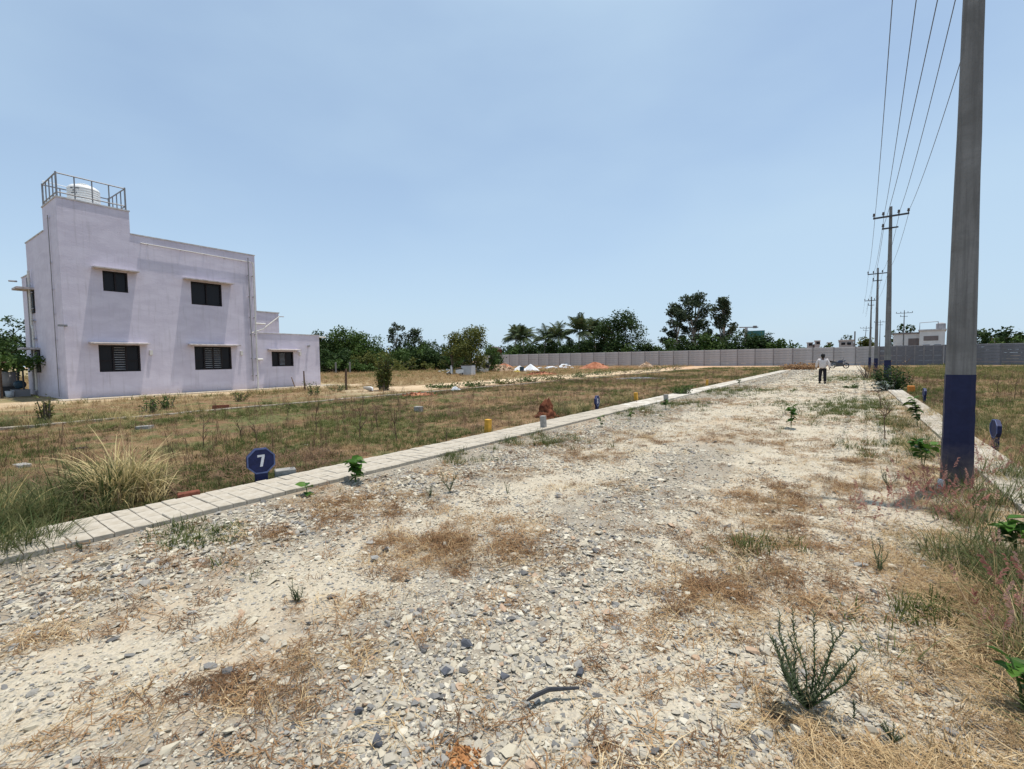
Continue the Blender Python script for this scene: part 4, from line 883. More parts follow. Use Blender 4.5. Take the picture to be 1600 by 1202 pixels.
t = thing('pedestal', 'tall grey drum on a dark stand beside the pump', 'drum', hp(-.8, 7.3)); MB().box(-.35, .35, -.3, .3, 0, .5).build('stand', M['iron'], t); MB().lathe([(0, .5), (.3, .5), (.31, .8), (.3, 1.2), (.26, 1.25), (0, 1.25)], 14).build('barrel', M['house_grey'], t, True)

# ------------------------------------------------------------------ foliage
def leaves(pts, size, seed, up=.4, aspect=1.0):
    # quads at pts (n,3) with random orientation
    r = np.random.default_rng(seed); n = len(pts); nrm = r.normal(size=(n, 3)); nrm[:, 2] = np.abs(nrm[:, 2]) + up; nrm /= np.linalg.norm(nrm, axis=1)[:, None]
    a = r.normal(size=(n, 3)); t1 = np.cross(nrm, a); t1 /= np.linalg.norm(t1, axis=1)[:, None]; t2 = np.cross(nrm, t1)
    s = size * r.uniform(.55, 1.35, n)[:, None]
    v = np.stack([pts - t1 * s * .5, pts + t2 * s * .28 * aspect, pts + t1 * s * .5, pts - t2 * s * .28 * aspect], 1).reshape(-1, 3)
    f = np.arange(4 * n).reshape(n, 4); tint = np.clip(r.normal(.5, .25, n), 0, 1); return v, f, tint
def clump_points(centres, radii, per, r, shell_=.55, squash=.8):
    P_ = []
    for c, rad in zip(centres, radii):
        k = max(6, int(per * rad ** 2)); d = r.normal(size=(k, 3)); d /= np.linalg.norm(d, axis=1)[:, None]; rr = rad * (shell_ + (1 - shell_) * r.random(k)) * (1 + .15 * r.normal(size=k))
        q = d * rr[:, None]; q[:, 2] *= squash; P_.append(q + c)
    return np.concatenate(P_)
def make_tree(name, label, cat, loc, H_, W_, kind='round', leaf='leaf_dark', seed=0, lsize=.35, dens=70, group=None, base=.15, bark='bark', squat=None, D_=None):
    r = np.random.default_rng(seed); t = thing(name, label, cat, loc, float(r.uniform(0, 6)) * 0, group); rw = W_ / 2; D_ = D_ or W_; rd = D_ / 2
    C = []; Rd = []; limbs = MB(); tr = max(.05, H_ * .022)
    if kind == 'round':
        n = 26; z0 = H_ * base
        for i in range(n):
            d = r.normal(size=3); d /= np.linalg.norm(d); k = r.random() ** .4 * .80; cz = z0 + (H_ - z0) * .52; c = np.array([d[0] * rw * k, d[1] * rd * k, cz + d[2] * (H_ - z0) * .42 * k]); C.append(c); Rd.append(min(rw, (H_ - z0) * .5) * r.uniform(.22, .42))
    elif kind == 'euc':
        n = 34
        for i in range(n):
            tz = (i + .5) / n; z = H_ * (.30 + .64 * tz); prof = .35 + .65 * math.sin(min(1, (1 - tz) * 1.5 + .12) * 1.57); a = r.uniform(0, 6.28); k = r.random() ** .5 * prof * .8; C.append(np.array([rw * k * math.cos(a), rd * k * math.sin(a), z])); Rd.append(rw * r.uniform(.20, .38))
    elif kind == 'bush':
        n = 16
        for i in range(n):
            a = r.uniform(0, 6.28); k = r.random() ** .5; z = H_ * (.15 + .62 * r.random() * (1 - .6 * k * k)); C.append(np.array([rw * k * .85 * math.cos(a), rd * k * .85 * math.sin(a), z])); Rd.append(H_ * r.uniform(.18, .32))
    elif kind == 'flat':
        n = 26
        for i in range(n):
            a = r.uniform(0, 6.28); k = r.random() ** .5; z = H_ * (.60 + .30 * r.random() * (1 - .5 * k)); C.append(np.array([rw * k * math.cos(a), rd * k * math.sin(a), z])); Rd.append(rw * r.uniform(.13, .26))
    C = np.array(C); Rd = np.array(Rd)
    P_ = clump_points(C, Rd, dens / (lsize ** 2) * .36, r, .45, .75)
    zt = np.percentile(P_[:, 2], 99.5); zb = {'round': H_ * base, 'bush': 0., 'euc': H_ * .22, 'flat': H_ * .45}[kind]; zl = np.percentile(P_[:, 2], .5)
    P_[:, 2] = zb + (P_[:, 2] - zl) * (H_ - zb) / (zt - zl); kx = rw / np.percentile(np.abs(P_[:, 0]), 98.5); ky = rd / np.percentile(np.abs(P_[:, 1]), 98.5); P_[:, 0] *= kx; P_[:, 1] *= ky
    C[:, 2] = zb + (C[:, 2] - zl) * (H_ - zb) / (zt - zl); C[:, 0] *= kx; C[:, 1] *= ky
    P_ = P_[P_[:, 2] > .05]
    v, f, ti = leaves(P_, lsize, seed + 1); cl = np.repeat(r.normal(0, .12, len(P_) // 40 + 1), 40)[:len(P_)]
    place('crown', np_mesh('crown', v, f, np.clip(ti + cl, 0, 1)), M[leaf], t)
    top = H_ * (.75 if kind != 'flat' else .6); lean = r.normal(0, .03 * H_, 2)
    tp = [Vector((lean[0] * s_, lean[1] * s_, top * s_ - (.2 if s_ == 0 else 0))) for s_ in (0, .25, .5, .75, 1)]
    mt = MB().tube(tp, [tr * 1.25, tr, tr * .8, tr * .55, tr * .25], 7)
    for i in range(0, len(C), 2):
        c = Vector(C[i]); s_ = min(.9, max(.15, c.z / top * .55)); q = tp[0].lerp(tp[4], s_); mt.tube([q, q.lerp(c, .55) + Vector((0, 0, .05 * H_ * (1 if kind != 'euc' else -.3))), c], [tr * .45, tr * .28, tr * .1], 5, False)
    mt.build('trunk', M[bark], t)
    return t
def tree_px(name, label, cat, px, ytop, wpx, d, leaf='leaf_dark', kind='round', seed=0, lsize=None, dens=70, group=None, base=.15, bark='bark', D=None):
    c = at_d(px, ytop, d); mp_ = mpp(c); W_ = wpx * mp_; H_ = c.z
    lsize = lsize or max(.16, d * .0046); return make_tree(name, label, cat, (c.x, c.y, 0), H_, W_, kind, leaf, seed, lsize, dens, group, base, bark, D_=D)
gh = 'trees and shrubs behind the open ground left'
tree_px('tree', 'dark broad tree at the left edge behind the house', 'tree', 4, 496, 62, 80, 'leaf_dark', 'round', 1, base=.25)
tree_px('tree', 'dark tree filling the gap between left edge and house wall', 'tree', -12, 524, 80, 75, 'leaf_dark', 'round', 2, base=.05)
tree_px('tree', 'dark tree top rising just right of the annex roof', 'tree', 512, 519, 40, 88, 'leaf_dark', 'round', 3, base=.1, group=gh)
tree_px('tree', 'tall mid green tree, highest right of the annex', 'tree', 544, 513, 62, 86, 'leaf_mid', 'round', 4, base=.1, group=gh)
tree_px('tree', 'broad green tree sloping down to the lone shrub', 'tree', 575, 526, 62, 84, 'leaf_mid', 'round', 5, base=.05, group=gh)
tree_px('shrub', 'dark shrub touching the annex corner', 'shrub', 510, 548, 44, 72, 'leaf_dark', 'bush', 6, group=gh)
tree_px('shrub', 'dark round shrub behind the two fence posts', 'shrub', 538, 546, 42, 72, 'leaf_dark', 'bush', 7, group=gh)
tree_px('shrub', 'olive shrub between the fence posts and the lone shrub', 'shrub', 570, 551, 44, 70, 'leaf_olive', 'bush', 8, group=gh)
tree_px('eucalyptus_tree', 'tall eucalyptus, left one of the pair behind the lone shrub', 'tree', 619, 506, 34, 92, 'leaf_euc', 'euc', 9, bark='bark_pale', dens=60)
tree_px('eucalyptus_tree', 'shorter eucalyptus, right one of the pair behind the lone shrub', 'tree', 647, 513, 40, 92, 'leaf_euc', 'euc', 10, bark='bark_pale', dens=60)
tree_px('tree', 'small tree with flat leaning crown left of the olive tree', 'tree', 676, 531, 26, 80, 'leaf_dark', 'flat', 11)
for i, (px, yt, w, lf, lb) in enumerate([(612, 548, 50, 'leaf_mid', 'green shrub right of the lone shrub'), (640, 546, 46, 'leaf_mid', 'green shrub under the shorter eucalyptus'), (664, 544, 44, 'leaf_dark', 'dark shrub under the small leaning tree'), (688, 549, 36, 'leaf_dark', 'dark rounded shrub before the olive tree'), (706, 545, 36, 'leaf_mid', 'green shrub at the left foot of the olive tree'), (630, 560, 80, 'leaf_olive', 'low olive weeds shrub in front of the green hedge'), (520, 562, 60, 'leaf_mid', 'low green weeds shrub right of the annex'), (565, 562, 60, 'leaf_mid', 'low green shrub belt behind the dry post')]):
    tree_px('shrub', lb, 'shrub', px, yt, w, 76 - i, lf, 'bush', 20 + i, group=gh)
tree_px('olive_tree', 'olive green bushy tree standing over the grey tank and scooter', 'tree', 736, 511, 62, 54, 'leaf_olive', 'round', 31, base=.05, lsize=.24, dens=80)
tree_px('olive_tree', 'thin pale tree left of the bushy olive tree', 'tree', 706, 521, 34, 55, 'leaf_olive', 'euc', 32, lsize=.24, dens=30)
tree_px('tree', 'dark foliage tree right of the olive tree by the white hut', 'tree', 768, 538, 26, 60, 'leaf_mid', 'round', 33, base=.0)
for i, (px, yt, w, lf, lb) in enumerate([(505, 528, 50, 'leaf_dark', 'just right of the annex'), (532, 532, 50, 'leaf_mid', 'under the tall mid green tree'), (560, 535, 50, 'leaf_dark', 'below the sloping green tree'), (588, 540, 46, 'leaf_mid', 'behind the lone shrub on its left'), (605, 543, 44, 'leaf_dark', 'behind the lone shrub on its right'), (632, 538, 50, 'leaf_dark', 'between the two eucalyptus trees'), (660, 536, 46, 'leaf_mid', 'right of the shorter eucalyptus'), (690, 540, 46, 'leaf_dark', 'left behind the thin pale tree'), (716, 540, 44, 'leaf_dark', 'behind the bushy olive tree'), (775, 545, 36, 'leaf_dark', 'right behind the white hut')]):
    tree_px('shrub', ('dark' if lf == 'leaf_dark' else 'mid green') + ' tall shrub in the back row ' + lb, 'shrub', px, yt, w, 90, lf, 'bush', 200 + i, group=gh, D=5)
# palms
def frond_mesh(seed, L_=2.6):
    r = np.random.default_rng(seed); V = []; Fc = []; n = 15; prev = None
    path = []
    x_, z_, a = 0., 0., R(62)
    for i in range(n + 1):
        path.append((x_, z_)); x_ += math.cos(a) * L_ / n; z_ += math.sin(a) * L_ / n; a -= R(78) / n
    for i in range(n):
        (x0, z0), (x1, z1) = path[i], path[i + 1]; o = len(V); V += [(x0, -.025, z0), (x0, .025, z0), (x1, .02, z1), (x1, -.02, z1)]; Fc.append((o, o + 1, o + 2, o + 3))
        if i > 1:
            ll = L_ * .22 * math.sin(math.pi * min(1, (i + 1) / n * .9 + .08)) + .12
            for sgn in (-1, 1):
                o = len(V); dr_ = -.35 * ll + r.normal(0, .05); V += [(x0, 0, z0), (x1, 0, z1), ((x0 + x1) / 2 + ll * .45, sgn * ll, (z0 + z1) / 2 + dr_), ((x0 + x1) / 2 + ll * .35, sgn * ll * .95, (z0 + z1) / 2 + dr_ - .02)]; Fc.append((o, o + 1, o + 2, o + 3))
    return np_mesh('frond', np.array(V), np.array(Fc), np.clip(r.normal(.5, .25, len(Fc)), 0, 1))
fr_me = [frond_mesh(i) for i in range(4)]
def palm(label, px, ycrown, d, s=1., seed=0):
    r = random.Random(seed); c = at_y(px, ycrown, d); t = thing('coconut_palm', label, 'palm tree', (c.x, c.y, 0), 0, 'palms behind the compound wall'); s *= 1.35
    ht = c.z; path = [(0.5 * (k / 6) ** 2 * (1 if seed % 2 else -1), 0, ht * k / 6 - (.2 if k == 0 else 0)) for k in range(7)]; MB().tube(path, [.24, .18, .16, .15, .14, .14, .16], 8).build('trunk', M['bark_pale'], t)
    for k in range(22):
        o = place('frond', fr_me[k % 4], M['palm'], t); o.location = path[-1]; tilt = r.uniform(-.9, 1.0); o.rotation_euler = (r.gauss(0, .2), tilt, k * 2.4 + r.uniform(-.3, .3)); o.scale = (s, s, s)
palm('leftmost palm of the row behind the wall', 804, 528, 100, 1.3, 1); palm('palm second from left, close beside the leftmost', 819, 527, 98, 1.35, 2); palm('palm with pale drooping fronds, third from left', 850, 530, 98, 1.25, 3)
palm('palm rising from dark bushes, fourth from left', 875, 526, 97, 1.3, 4); palm('tallest palm, standing left of the big dark tree', 903, 519, 97, 1.45, 5); palm('palm half hidden in the big dark tree', 931, 521, 102, 1.3, 6)
def dist_y(px, Y): r = ray(px, 540); return Y / r.y * math.hypot(r.x, r.y)
gb = 'greenery showing over the compound wall'
tree_px('tree', 'big dark round tree behind the wall, left of the sky gap', 'tree', 966, 488, 68, dist_y(966, 96), 'leaf_dark', 'round', 41, base=.12)
tree_px('tree', 'smaller dark tree joined to the left of the big round one', 'tree', 940, 507, 34, dist_y(940, 98), 'leaf_dark', 'round', 42, base=.1)
tree_px('eucalyptus_tree', 'eucalyptus at the left of the tall group of three', 'tree', 1057, 474, 40, dist_y(1057, 104), 'leaf_euc', 'euc', 43, bark='bark_pale', dens=120)
tree_px('eucalyptus_tree', 'tallest eucalyptus, in the middle of the group of three', 'tree', 1086, 459, 46, dist_y(1086, 107), 'leaf_euc', 'euc', 44, bark='bark_pale', dens=120)
tree_px('eucalyptus_tree', 'eucalyptus at the right of the tall group of three', 'tree', 1129, 466, 42, dist_y(1129, 105), 'leaf_euc', 'euc', 45, bark='bark_pale', dens=120)
for i, (px, yt, w, lf, d) in enumerate([(800, 541, 50, 'leaf_mid', 97), (832, 538, 48, 'leaf_dark', 97), (868, 534, 40, 'leaf_dark', 98), (885, 540, 30, 'leaf_dark', 97), (915, 530, 38, 'leaf_dark', 98), (940, 540, 36, 'leaf_dark', 96), (985, 540, 46, 'leaf_mid', 96), (1012, 533, 44, 'leaf_dark', 98), (1040, 531, 44, 'leaf_mid', 98), (1068, 527, 44, 'leaf_dark', 100), (1096, 524, 48, 'leaf_mid', 100), (1122, 526, 44, 'leaf_mid', 98), (1148, 526, 40, 'leaf_dark', 98), (1168, 517, 50, 'leaf_dark', 100), (1195, 523, 44, 'leaf_dark', 98), (1216, 532, 40, 'leaf_mid', 98), (1240, 538, 36, 'leaf_mid', 102)]):
    nm = ['shrub', 'shrub'][0]; where = ['behind the leftmost palms', 'under the second palm', 'around the fourth palm', 'between the fourth and tallest palms', 'at the foot of the tallest palm', 'below the smaller dark tree', 'right below the big round tree', 'in the sky gap right of the big round tree', 'left below the eucalyptus group', 'under the left eucalyptus', 'under the tallest eucalyptus', 'between the middle and right eucalyptus', 'under the right eucalyptus', 'forming a dark dome right of the eucalyptus group', 'right of the dark dome', 'low before the far green building', 'at the right end before the far flats'][i]
    tree_px(nm, ('dark' if lf == 'leaf_dark' else 'mid green') + ' shrub over the wall ' + where, 'shrub', px, yt, w, dist_y(px, 92.5 + (i % 3)), lf, 'bush', 50 + i, group=gb, D=4, lsize=.5)
for i, (px, yt, w) in enumerate([(790, 540, 40), (815, 535, 44), (842, 536, 44), (862, 533, 44), (892, 532, 44), (922, 530, 40), (948, 528, 40)]):
    tree_px('shrub', 'dark shrub in the second row behind the palms, ' + ['below and left of the leftmost palm', 'between the two leftmost palms', 'left below the third palm', 'left below the fourth palm', 'left of the tallest palm', 'right of the tallest palm', 'left below the big round tree'][i], 'shrub', px, yt, w, dist_y(px, 106), 'leaf_dark', 'bush', 260 + i, group=gb, D=5, lsize=.55)
tree_px('tree', 'small sparse far tree behind the low far building', 'tree', 1324, 524, 22, 170, 'leaf_euc', 'flat', 71, dens=50)
tree_px('shrub', 'far green shrub left of the near pole row', 'shrub', 1354, 528, 24, 110, 'leaf_olive', 'bush', 72)
tree_px('shrub', 'far low green shrub between the far flats', 'shrub', 1298, 537, 30, 150, 'leaf_dark', 'bush', 73)
tree_px('tree', 'tree behind the left part of the white house', 'tree', 1400, 509, 20, 150, 'leaf_dark', 'round', 74)
tree_px('tree', 'small dark tree right above the white house carport', 'tree', 1419, 506, 18, 152, 'leaf_dark', 'flat', 75)
tree_px('tree', 'wide flat topped tree right of the big pole', 'tree', 1552, 513, 62, 140, 'leaf_dark', 'flat', 76, dens=90)
tree_px('tree', 'flat topped tree at the right edge beyond the wall', 'tree', 1600, 522, 60, 145, 'leaf_dark', 'flat', 77, dens=90)
tree_px('shrub', 'low dark shrub line right of the big pole over the wall', 'shrub', 1560, 528, 90, 135, 'leaf_mid', 'bush', 78, D=5)

# ------------------------------------------------------------------ far buildings
def bx(mb, x0, x1, y0, y1, z0, z1): return mb.box(x0, x1, y0, y1, z0, z1)
def building(name, label, pxl, pxr, ytop, d, m, depth=8, cat='building', wins=(), rz=None, roof=True, roofm='coping'):
    a, b2 = at_d(pxl, ytop, d), at_d(pxr, ytop, d); c = (a + b2) / 2; w = (b2 - a).length; ang = math.atan2(b2.y - a.y, b2.x - a.x); h = c.z
    t = thing(name, label, cat, (c.x, c.y, 0), ang)
    w_ = MB().box(-w / 2, w / 2, 0, depth, 0, h - .25).build('wall', m, t)
    if roof: MB().box(-w / 2 - .2, w / 2 + .2, -.2, depth + .2, h - .249, h).build('roof', M[roofm], t)
    for (u, z0, ww, hh) in wins:
        o = MB().box(-w / 2 + u * w - .05, -w / 2 + u * w + ww + .05, -.05, -.002, z0 * h - .05, z0 * h + hh + .05).build('window', M['house_white'] if m is not M['house_white'] else M['house_grey'], t)
        MB().box(-w / 2 + u * w, -w / 2 + u * w + ww, -.08, -.051, z0 * h, z0 * h + hh).build('pane', M['glass'], o)
    return t, w, h
t, w, h = building('house', 'white two storey house behind the wall, between two poles', 1437, 1477, 514.5, 118, M['house_white'], 9, 'house', [(.16, .36, .9, 1.1), (.60, .36, .9, 1.1)])
MB().box(-w / 2 + .6, w / 2 - .9, -.03, -.002, h * .66, h * .80).build('balcony_opening', M['house_brown'], t)
MB().tube([(-w / 2, .2, h), (-w / 2, .2, h + 1.3), (w / 2 - 1, .2, h + 1.4)], .06, 5).tube([(w / 2 - 1, .2, h), (w / 2 - 1, .2, h + 1.4)], .06, 5).build('roof_frame', M['steel'], t)
MB().lathe([(0, 0), (.7, 0), (.7, 1.1), (.3, 1.3), (0, 1.3)], 12, (1.2, 3, h)).build('roof_tank', M['house_grey'], t)
t, w, h = building('house', 'low cream house part with brown slab roof left of the white house', 1396, 1437, 520, 121, M['house_white'], 8, 'house', [(.10, .40, .9, 1.0), (.42, .40, .8, 1.0)], roofm='house_brown')
MB().box(w * .08, w * .48, -.06, -.002, .2, h * .80).build('dark_panel', M['house_brown'], t)
MB().box(w * .08, w * .48, -.10, -.061, h * .5, h * .56).build('ledge', M['house_grey'], t)
building('house', 'grey block house far off, left of the pair over the wall', 1261, 1270, 535, 210, M['house_grey'], 8, 'house', [(.3, .8, 1.2, 1)])
building('house', 'dark low flats far off between two grey towers', 1267, 1281, 538, 215, M['house_brown'], 8, 'house')
building('house', 'taller grey block far off over the wall above the walking person', 1273, 1281, 532, 205, M['house_grey'], 8, 'house', [(.3, .8, 1.2, 1)])
building('house', 'low whitish house far off below the sparse tree', 1311, 1334, 531, 165, M['house_grey'], 8, 'house', [(.15, .75, 1, .8), (.55, .75, 1, .8)])
building('house', 'tiny pale house top far off between the flats and the sparse tree', 1293, 1299, 535, 190, M['house_pink'], 6, 'house')
building('building', 'unfinished high building wrapped in green net, behind the trees', 1168, 1195, 516, 260, M['net_green'], 14, 'building', roof=False)
c = at_d(1166, 512.5, 262); t = thing('tower_crane', 'small far tower crane above the green netted building', 'crane', (c.x, c.y, 0), YAW)
MB().box(-.5, .5, -.5, .5, 0, c.z).build('mast', M['house_grey'], t); MB().box(-3.5, 6, -.25, .25, c.z, c.z + .5).build('jib', M['house_grey'], t); MB().box(3.6, 5.2, -.5, .5, c.z - .2, c.z + 1.0).build('counterweight', M['house_brown'], t)
t, w, h = building('house', 'red brick shed with cream sloping roof left of the palms', 766, 784, 545, dist_y(775, 93), M['brick'], 6, 'shed', roof=False)
MB().prism([(-w / 2 - .3, h - .25), (-w / 2 + .2, h + .6), (w * .1, h + .5), (w / 2 + .2, h - .2)], 'y', -.2, 6).build('roof', M['house_pink'], t)
t, w, h = building('hut', 'small white hut half hidden by the olive tree', 744, 763, 556, 58, M['house_white'], 3, 'hut', [(.55, .28, .75, .6)])

# ------------------------------------------------------------------ material heaps, tank, vehicles on the open ground
def heap(label, name, px, py, wpx, hpx, m, seed, cat, lumps=0, lm=None, lump=.3, rough=.3, power=1.5, dmul=.5):
    p = G(px, py); k = mpp(p); rx = wpx * k / 2; return mound(name, label, cat, (p.x, p.y), rx, rx * dmul, hpx * k, m, seed, rough, lumps, lm, lump, power, YAW)
heap('long heap of sandy orange rubble left of the white sand', 'rubble_heap', 775, 581, 66, 9, M['sandy_rubble'], 2, 'rubble heap', 160, M['sandy_rubble'], .5, .6, 2.5, .3)
heap('low reddish earth ridge behind the sandy rubble', 'earth_heap', 788, 576, 34, 8, M['red_soil'], 5, 'earth heap', 20, M['sandy_rubble'], .4)
heap('white sand heap left of the dark blue barrel', 'sand_heap', 812, 580.5, 28, 9, M['white_sand'], 6, 'sand heap', rough=.06, power=1.2)
heap('white sand heap right of the dark blue barrel, the higher one', 'sand_heap', 829, 580, 30, 11, M['white_sand'], 7, 'sand heap', rough=.06, power=1.2)
p = G(815.5, 581.5); t = thing('barrel', 'dark blue barrel standing between the two white sand heaps', 'barrel', p); k = mpp(p)
MB().lathe([(0, 0), (3.4 * k, 0), (3.5 * k, .12), (3.4 * k, .15), (3.4 * k, .5), (3.5 * k, .55), (3.4 * k, .6), (3.4 * k, 8.3 * k)], 18).build('body', M['barrel_blue'], t, True); MB().lathe([(3.4 * k, 8.31 * k), (3.3 * k, 8.4 * k), (0, 8.4 * k)], 18).build('lid', M['barrel_blue'], t)
heap('small yellow sack pile at the foot of the left sand heap', 'sack_pile', 808, 582, 12, 3.5, M['yellow_bag'], 8, 'sacks', 10, M['yellow_bag'], .3)
def sacks(label, pts, seed):
    r = random.Random(seed); t = None
    for i, (px, py, s_) in enumerate(pts):
        p = G(px, py); mb = MB(); me = stone_mesh(200 + i + seed, M['white_bag'], .7); o = bpy.data.objects.new('sack', me); COL.objects.link(o); o.location = (p.x, p.y, s_ * .25); o.scale = (s_ * 1.5, s_ * 1.1, s_); o.rotation_euler = (0, 0, r.uniform(0, 3)); tag(o, label, 'sack', label)
sacks('white sacks heaped on the ground right of the sand heaps', [(842 + i * 4.6 + random.uniform(-1.5, 1.5), 577 - random.uniform(0, 1.2), random.uniform(.45, .9)) for i in range(12)] + [(880, 573.8, 1.2), (886, 574, 1.0), (884, 572.8, 1.1)], 1)
heap('dark red earth heap before the compound wall', 'earth_heap', 930, 577, 54, 10.5, M['red_soil'], 12, 'earth heap', 30, M['red_soil'], .4, .15, 1.4)
heap('low scatter of broken bricks and earth by the dirt street', 'brick_heap', 845, 586, 52, 4, M['red_soil'], 13, 'brick rubble', 80, M['brick'], .3, .5)
heap('small heap of dry brush and ochre earth at the wall foot', 'earth_heap', 1010, 574.5, 26, 8, M['sandy_rubble'], 14, 'earth heap', 60, M['sandy_rubble'], .3, .4)
heap('low orange earth heap behind the far kerb', 'earth_heap', 655, 618, 56, 4, M['red_soil'], 15, 'earth heap', 30, M['red_soil'], .15, .3)
heap('dark low ridge of turned earth in the plot beyond the kerb', 'earth_heap', 1000, 592, 90, 2.2, M['grey_wall_dark'], 16, 'earth heap', 0, None, .2, .5)
sacks('white sacks scattered left of the grey tank', [(692, 581, .5), (699, 580, .6), (705, 580.5, .55), (687, 582, .4)], 3)
p = G(732, 587); k = mpp(p); t = thing('water_tub', 'pale grey square site tank standing under the olive tree', 'tank', p, R(18)); w = 8.4 * k; h = 15.5 * k
tb = MB(); tb.box(-w, w, -w, -w + .1, 0, h); tb.box(-w, w, w - .1, w, 0, h); tb.box(-w, -w + .1, -w + .1, w - .1, 0, h); tb.box(w - .1, w, -w + .1, w - .1, 0, h); tb.box(-w + .1, w - .1, -w + .1, w - .1, 0, .1); tb.build('tub', M['site_tank'], t)
rm = MB(); rm.box(-w - .03, w + .03, -w - .03, -w + .1, h + .001, h + .08); rm.box(-w - .03, w + .03, w - .1, w + .03, h + .001, h + .08); rm.build('rim', M['iron'], t)
def wheel(t, x, z, r, wd=.11):
    o = MB().lathe([(r - .09, -wd / 2), (r - .02, -wd / 2), (r, -wd / 4), (r, wd / 4), (r - .02, wd / 2), (r - .09, wd / 2), (r - .09, -wd / 2)], 20, (x, 0, z), 'y').build('wheel', M['rubber'], t, True)
    rr = MB().lathe([(.03, -.03), (.05, -.03), (.05, .03), (.03, .03)], 10, (x, 0, z), 'y')
    for k in range(5): a = k * 1.2566; rr.tube([(x, 0, z), (x + (r - .08) * math.cos(a), 0, z + (r - .08) * math.sin(a))], .015, 4)
    rr.build('rim', M['steel'], o)
p = G(1311, 576); t = thing('motorcycle', 'dark blue motorcycle parked at the road end beside the walking person', 'motorcycle', p, R(8))
wheel(t, .68, .31, .31); wheel(t, -.66, .31, .31)
MB().prism([(-.25, .78), (-.05, .95), (.28, .98), (.42, .82), (.30, .68), (-.2, .68)], 'y', -.19, .19).build('fuel_tank', M['bike_paint'], t)
MB().prism([(-.95, .88), (-.9, .95), (-.5, .84), (-.22, .80), (-.25, .70), (-.85, .72)], 'y', -.13, .13).build('seat', M['leather'], t)
MB().prism([(-.85, .72), (-.25, .69), (-.3, .45), (-.55, .5)], 'y', -.11, .11).build('side_panel', M['bike_grey'], t)
MB().prism([(-.35, .68), (.35, .68), (.38, .28), (-.3, .22)], 'y', -.17, .17).build('engine', M['iron'], t)
MB().tube([(.68, -.09, .31), (.42, -.09, 1.02)], .025, 6).tube([(.68, .09, .31), (.42, .09, 1.02)], .025, 6).build('fork', M['steel'], t)
MB().tube([(.32, -.36, 1.07), (.42, -.2, 1.08), (.42, .2, 1.08), (.32, .36, 1.07)], .018, 6).build('handlebar', M['iron'], t)
MB().lathe([(0, 0), (.09, 0), (.11, .08), (.06, .16), (0, .17)], 12, (.46, 0, .93), 'x').build('headlight', M['bike_grey'], t)
MB().tube([(.40, -.34, 1.08), (.36, -.36, 1.22)], .01, 4).box(.33, .37, -.42, -.31, 1.2, 1.27).build('mirror', M['iron'], t)
MB().prism([(.35, .63), (.55, .70), (.85, .66), (.98, .48), (.92, .48), (.82, .62), (.55, .65)], 'y', -.07, .07).build('mudguard', M['bike_paint'], t)
MB().tube([(.15, .14, .28), (-.3, .17, .25), (-.85, .18, .36)], [.03, .04, .05], 8).build('exhaust', M['steel'], t)
MB().box(-.98, -.9, -.06, .06, .72, .80).build('tail_light', M['brick'], t)
p = G(711, 588); t = thing('scooter', 'white scooter parked left of the grey site tank', 'scooter', p, YAW + math.pi + .35)
wheel(t, .62, .22, .22); wheel(t, -.6, .22, .22)
MB().prism([(-.85, .62), (-.8, .35), (-.35, .25), (-.1, .3), (-.1, .62), (-.5, .68)], 'y', -.17, .17).build('rear_body', M['scooter_white'], t)
MB().prism([(-.75, .70), (-.72, .79), (-.4, .78), (-.05, .72), (-.08, .63), (-.5, .69)], 'y', -.14, .14).build('seat', M['leather'], t)
MB().prism([(.28, .25), (.45, .3), (.42, .95), (.36, .98), (.30, .9)], 'y', -.18, .18).build('front_shield', M['scooter_white'], t)
MB().box(-.1, .3, -.16, .16, .2, .26).build('footboard', M['iron'], t)
MB().prism([(.40, .40), (.62, .5), (.85, .36), (.80, .30), (.62, .44), (.45, .33)], 'y', -.07, .07).build('mudguard', M['scooter_white'], t)
MB().tube([(.62, .08, .22), (.48, .05, .55), (.34, 0, 1.05)], .025, 6).build('fork', M['iron'], t)
MB().tube([(.22, -.33, 1.06), (.34, -.1, 1.06), (.34, .1, 1.06), (.22, .33, 1.06)], .018, 6).build('handlebar', M['iron'], t)
MB().lathe([(0, 0), (.08, 0), (.06, .08), (0, .09)], 10, (.36, 0, 1.0), 'x').build('headlight', M['steel'], t)

# ------------------------------------------------------------------ termite mound
p = G(853, 657); p.x = -6.35; p.y = G(853, 657).y * (-6.35 / G(853, 657).x)
tm = MB(); r = random.Random(5)
t = thing('termite_mound', 'reddish brown termite mound with lumpy spires beyond the left kerb', 'termite mound', (p.x, p.y, 0))
for i, (ax, ay, hh, rr) in enumerate([(0, 0, .52, .17), (.09, .03, .55, .12), (-.12, .05, .28, .13), (.16, -.05, .30, .13), (-.05, -.14, .22, .14), (.10, -.13, .20, .12), (-.2, -.04, .16, .11), (.02, .14, .44, .13), (.2, .1, .2, .11), (-.14, -.14, .12, .1)]):
    mb = MB(); n_ = 14; zs = 10; V = []
    for j in range(zs + 1):
        tt = j / zs
        for k in range(n_):
            a = k * 6.283 / n_; w_ = rr * 1.15 * ((1 - tt ** 1.6) * .62 + .42 * (1 - tt ** 4) + .02) * (1 + (float(fbm(math.cos(a) * 2 + i * 5, tt * 5 + math.sin(a) * 2, 3)) - .5) * 1.1)
            V.append((ax * (1 - tt * .2) + w_ * math.cos(a), ay * (1 - tt * .2) + w_ * math.sin(a), hh * tt - .03))
    F_ = [(j * n_ + k, j * n_ + (k + 1) % n_, (j + 1) * n_ + (k + 1) % n_, (j + 1) * n_ + k) for j in range(zs) for k in range(n_)] + [tuple(zs * n_ + k for k in range(n_))]
    mb.add(V, F_); mb.build('spire', M['termite'], t, True)

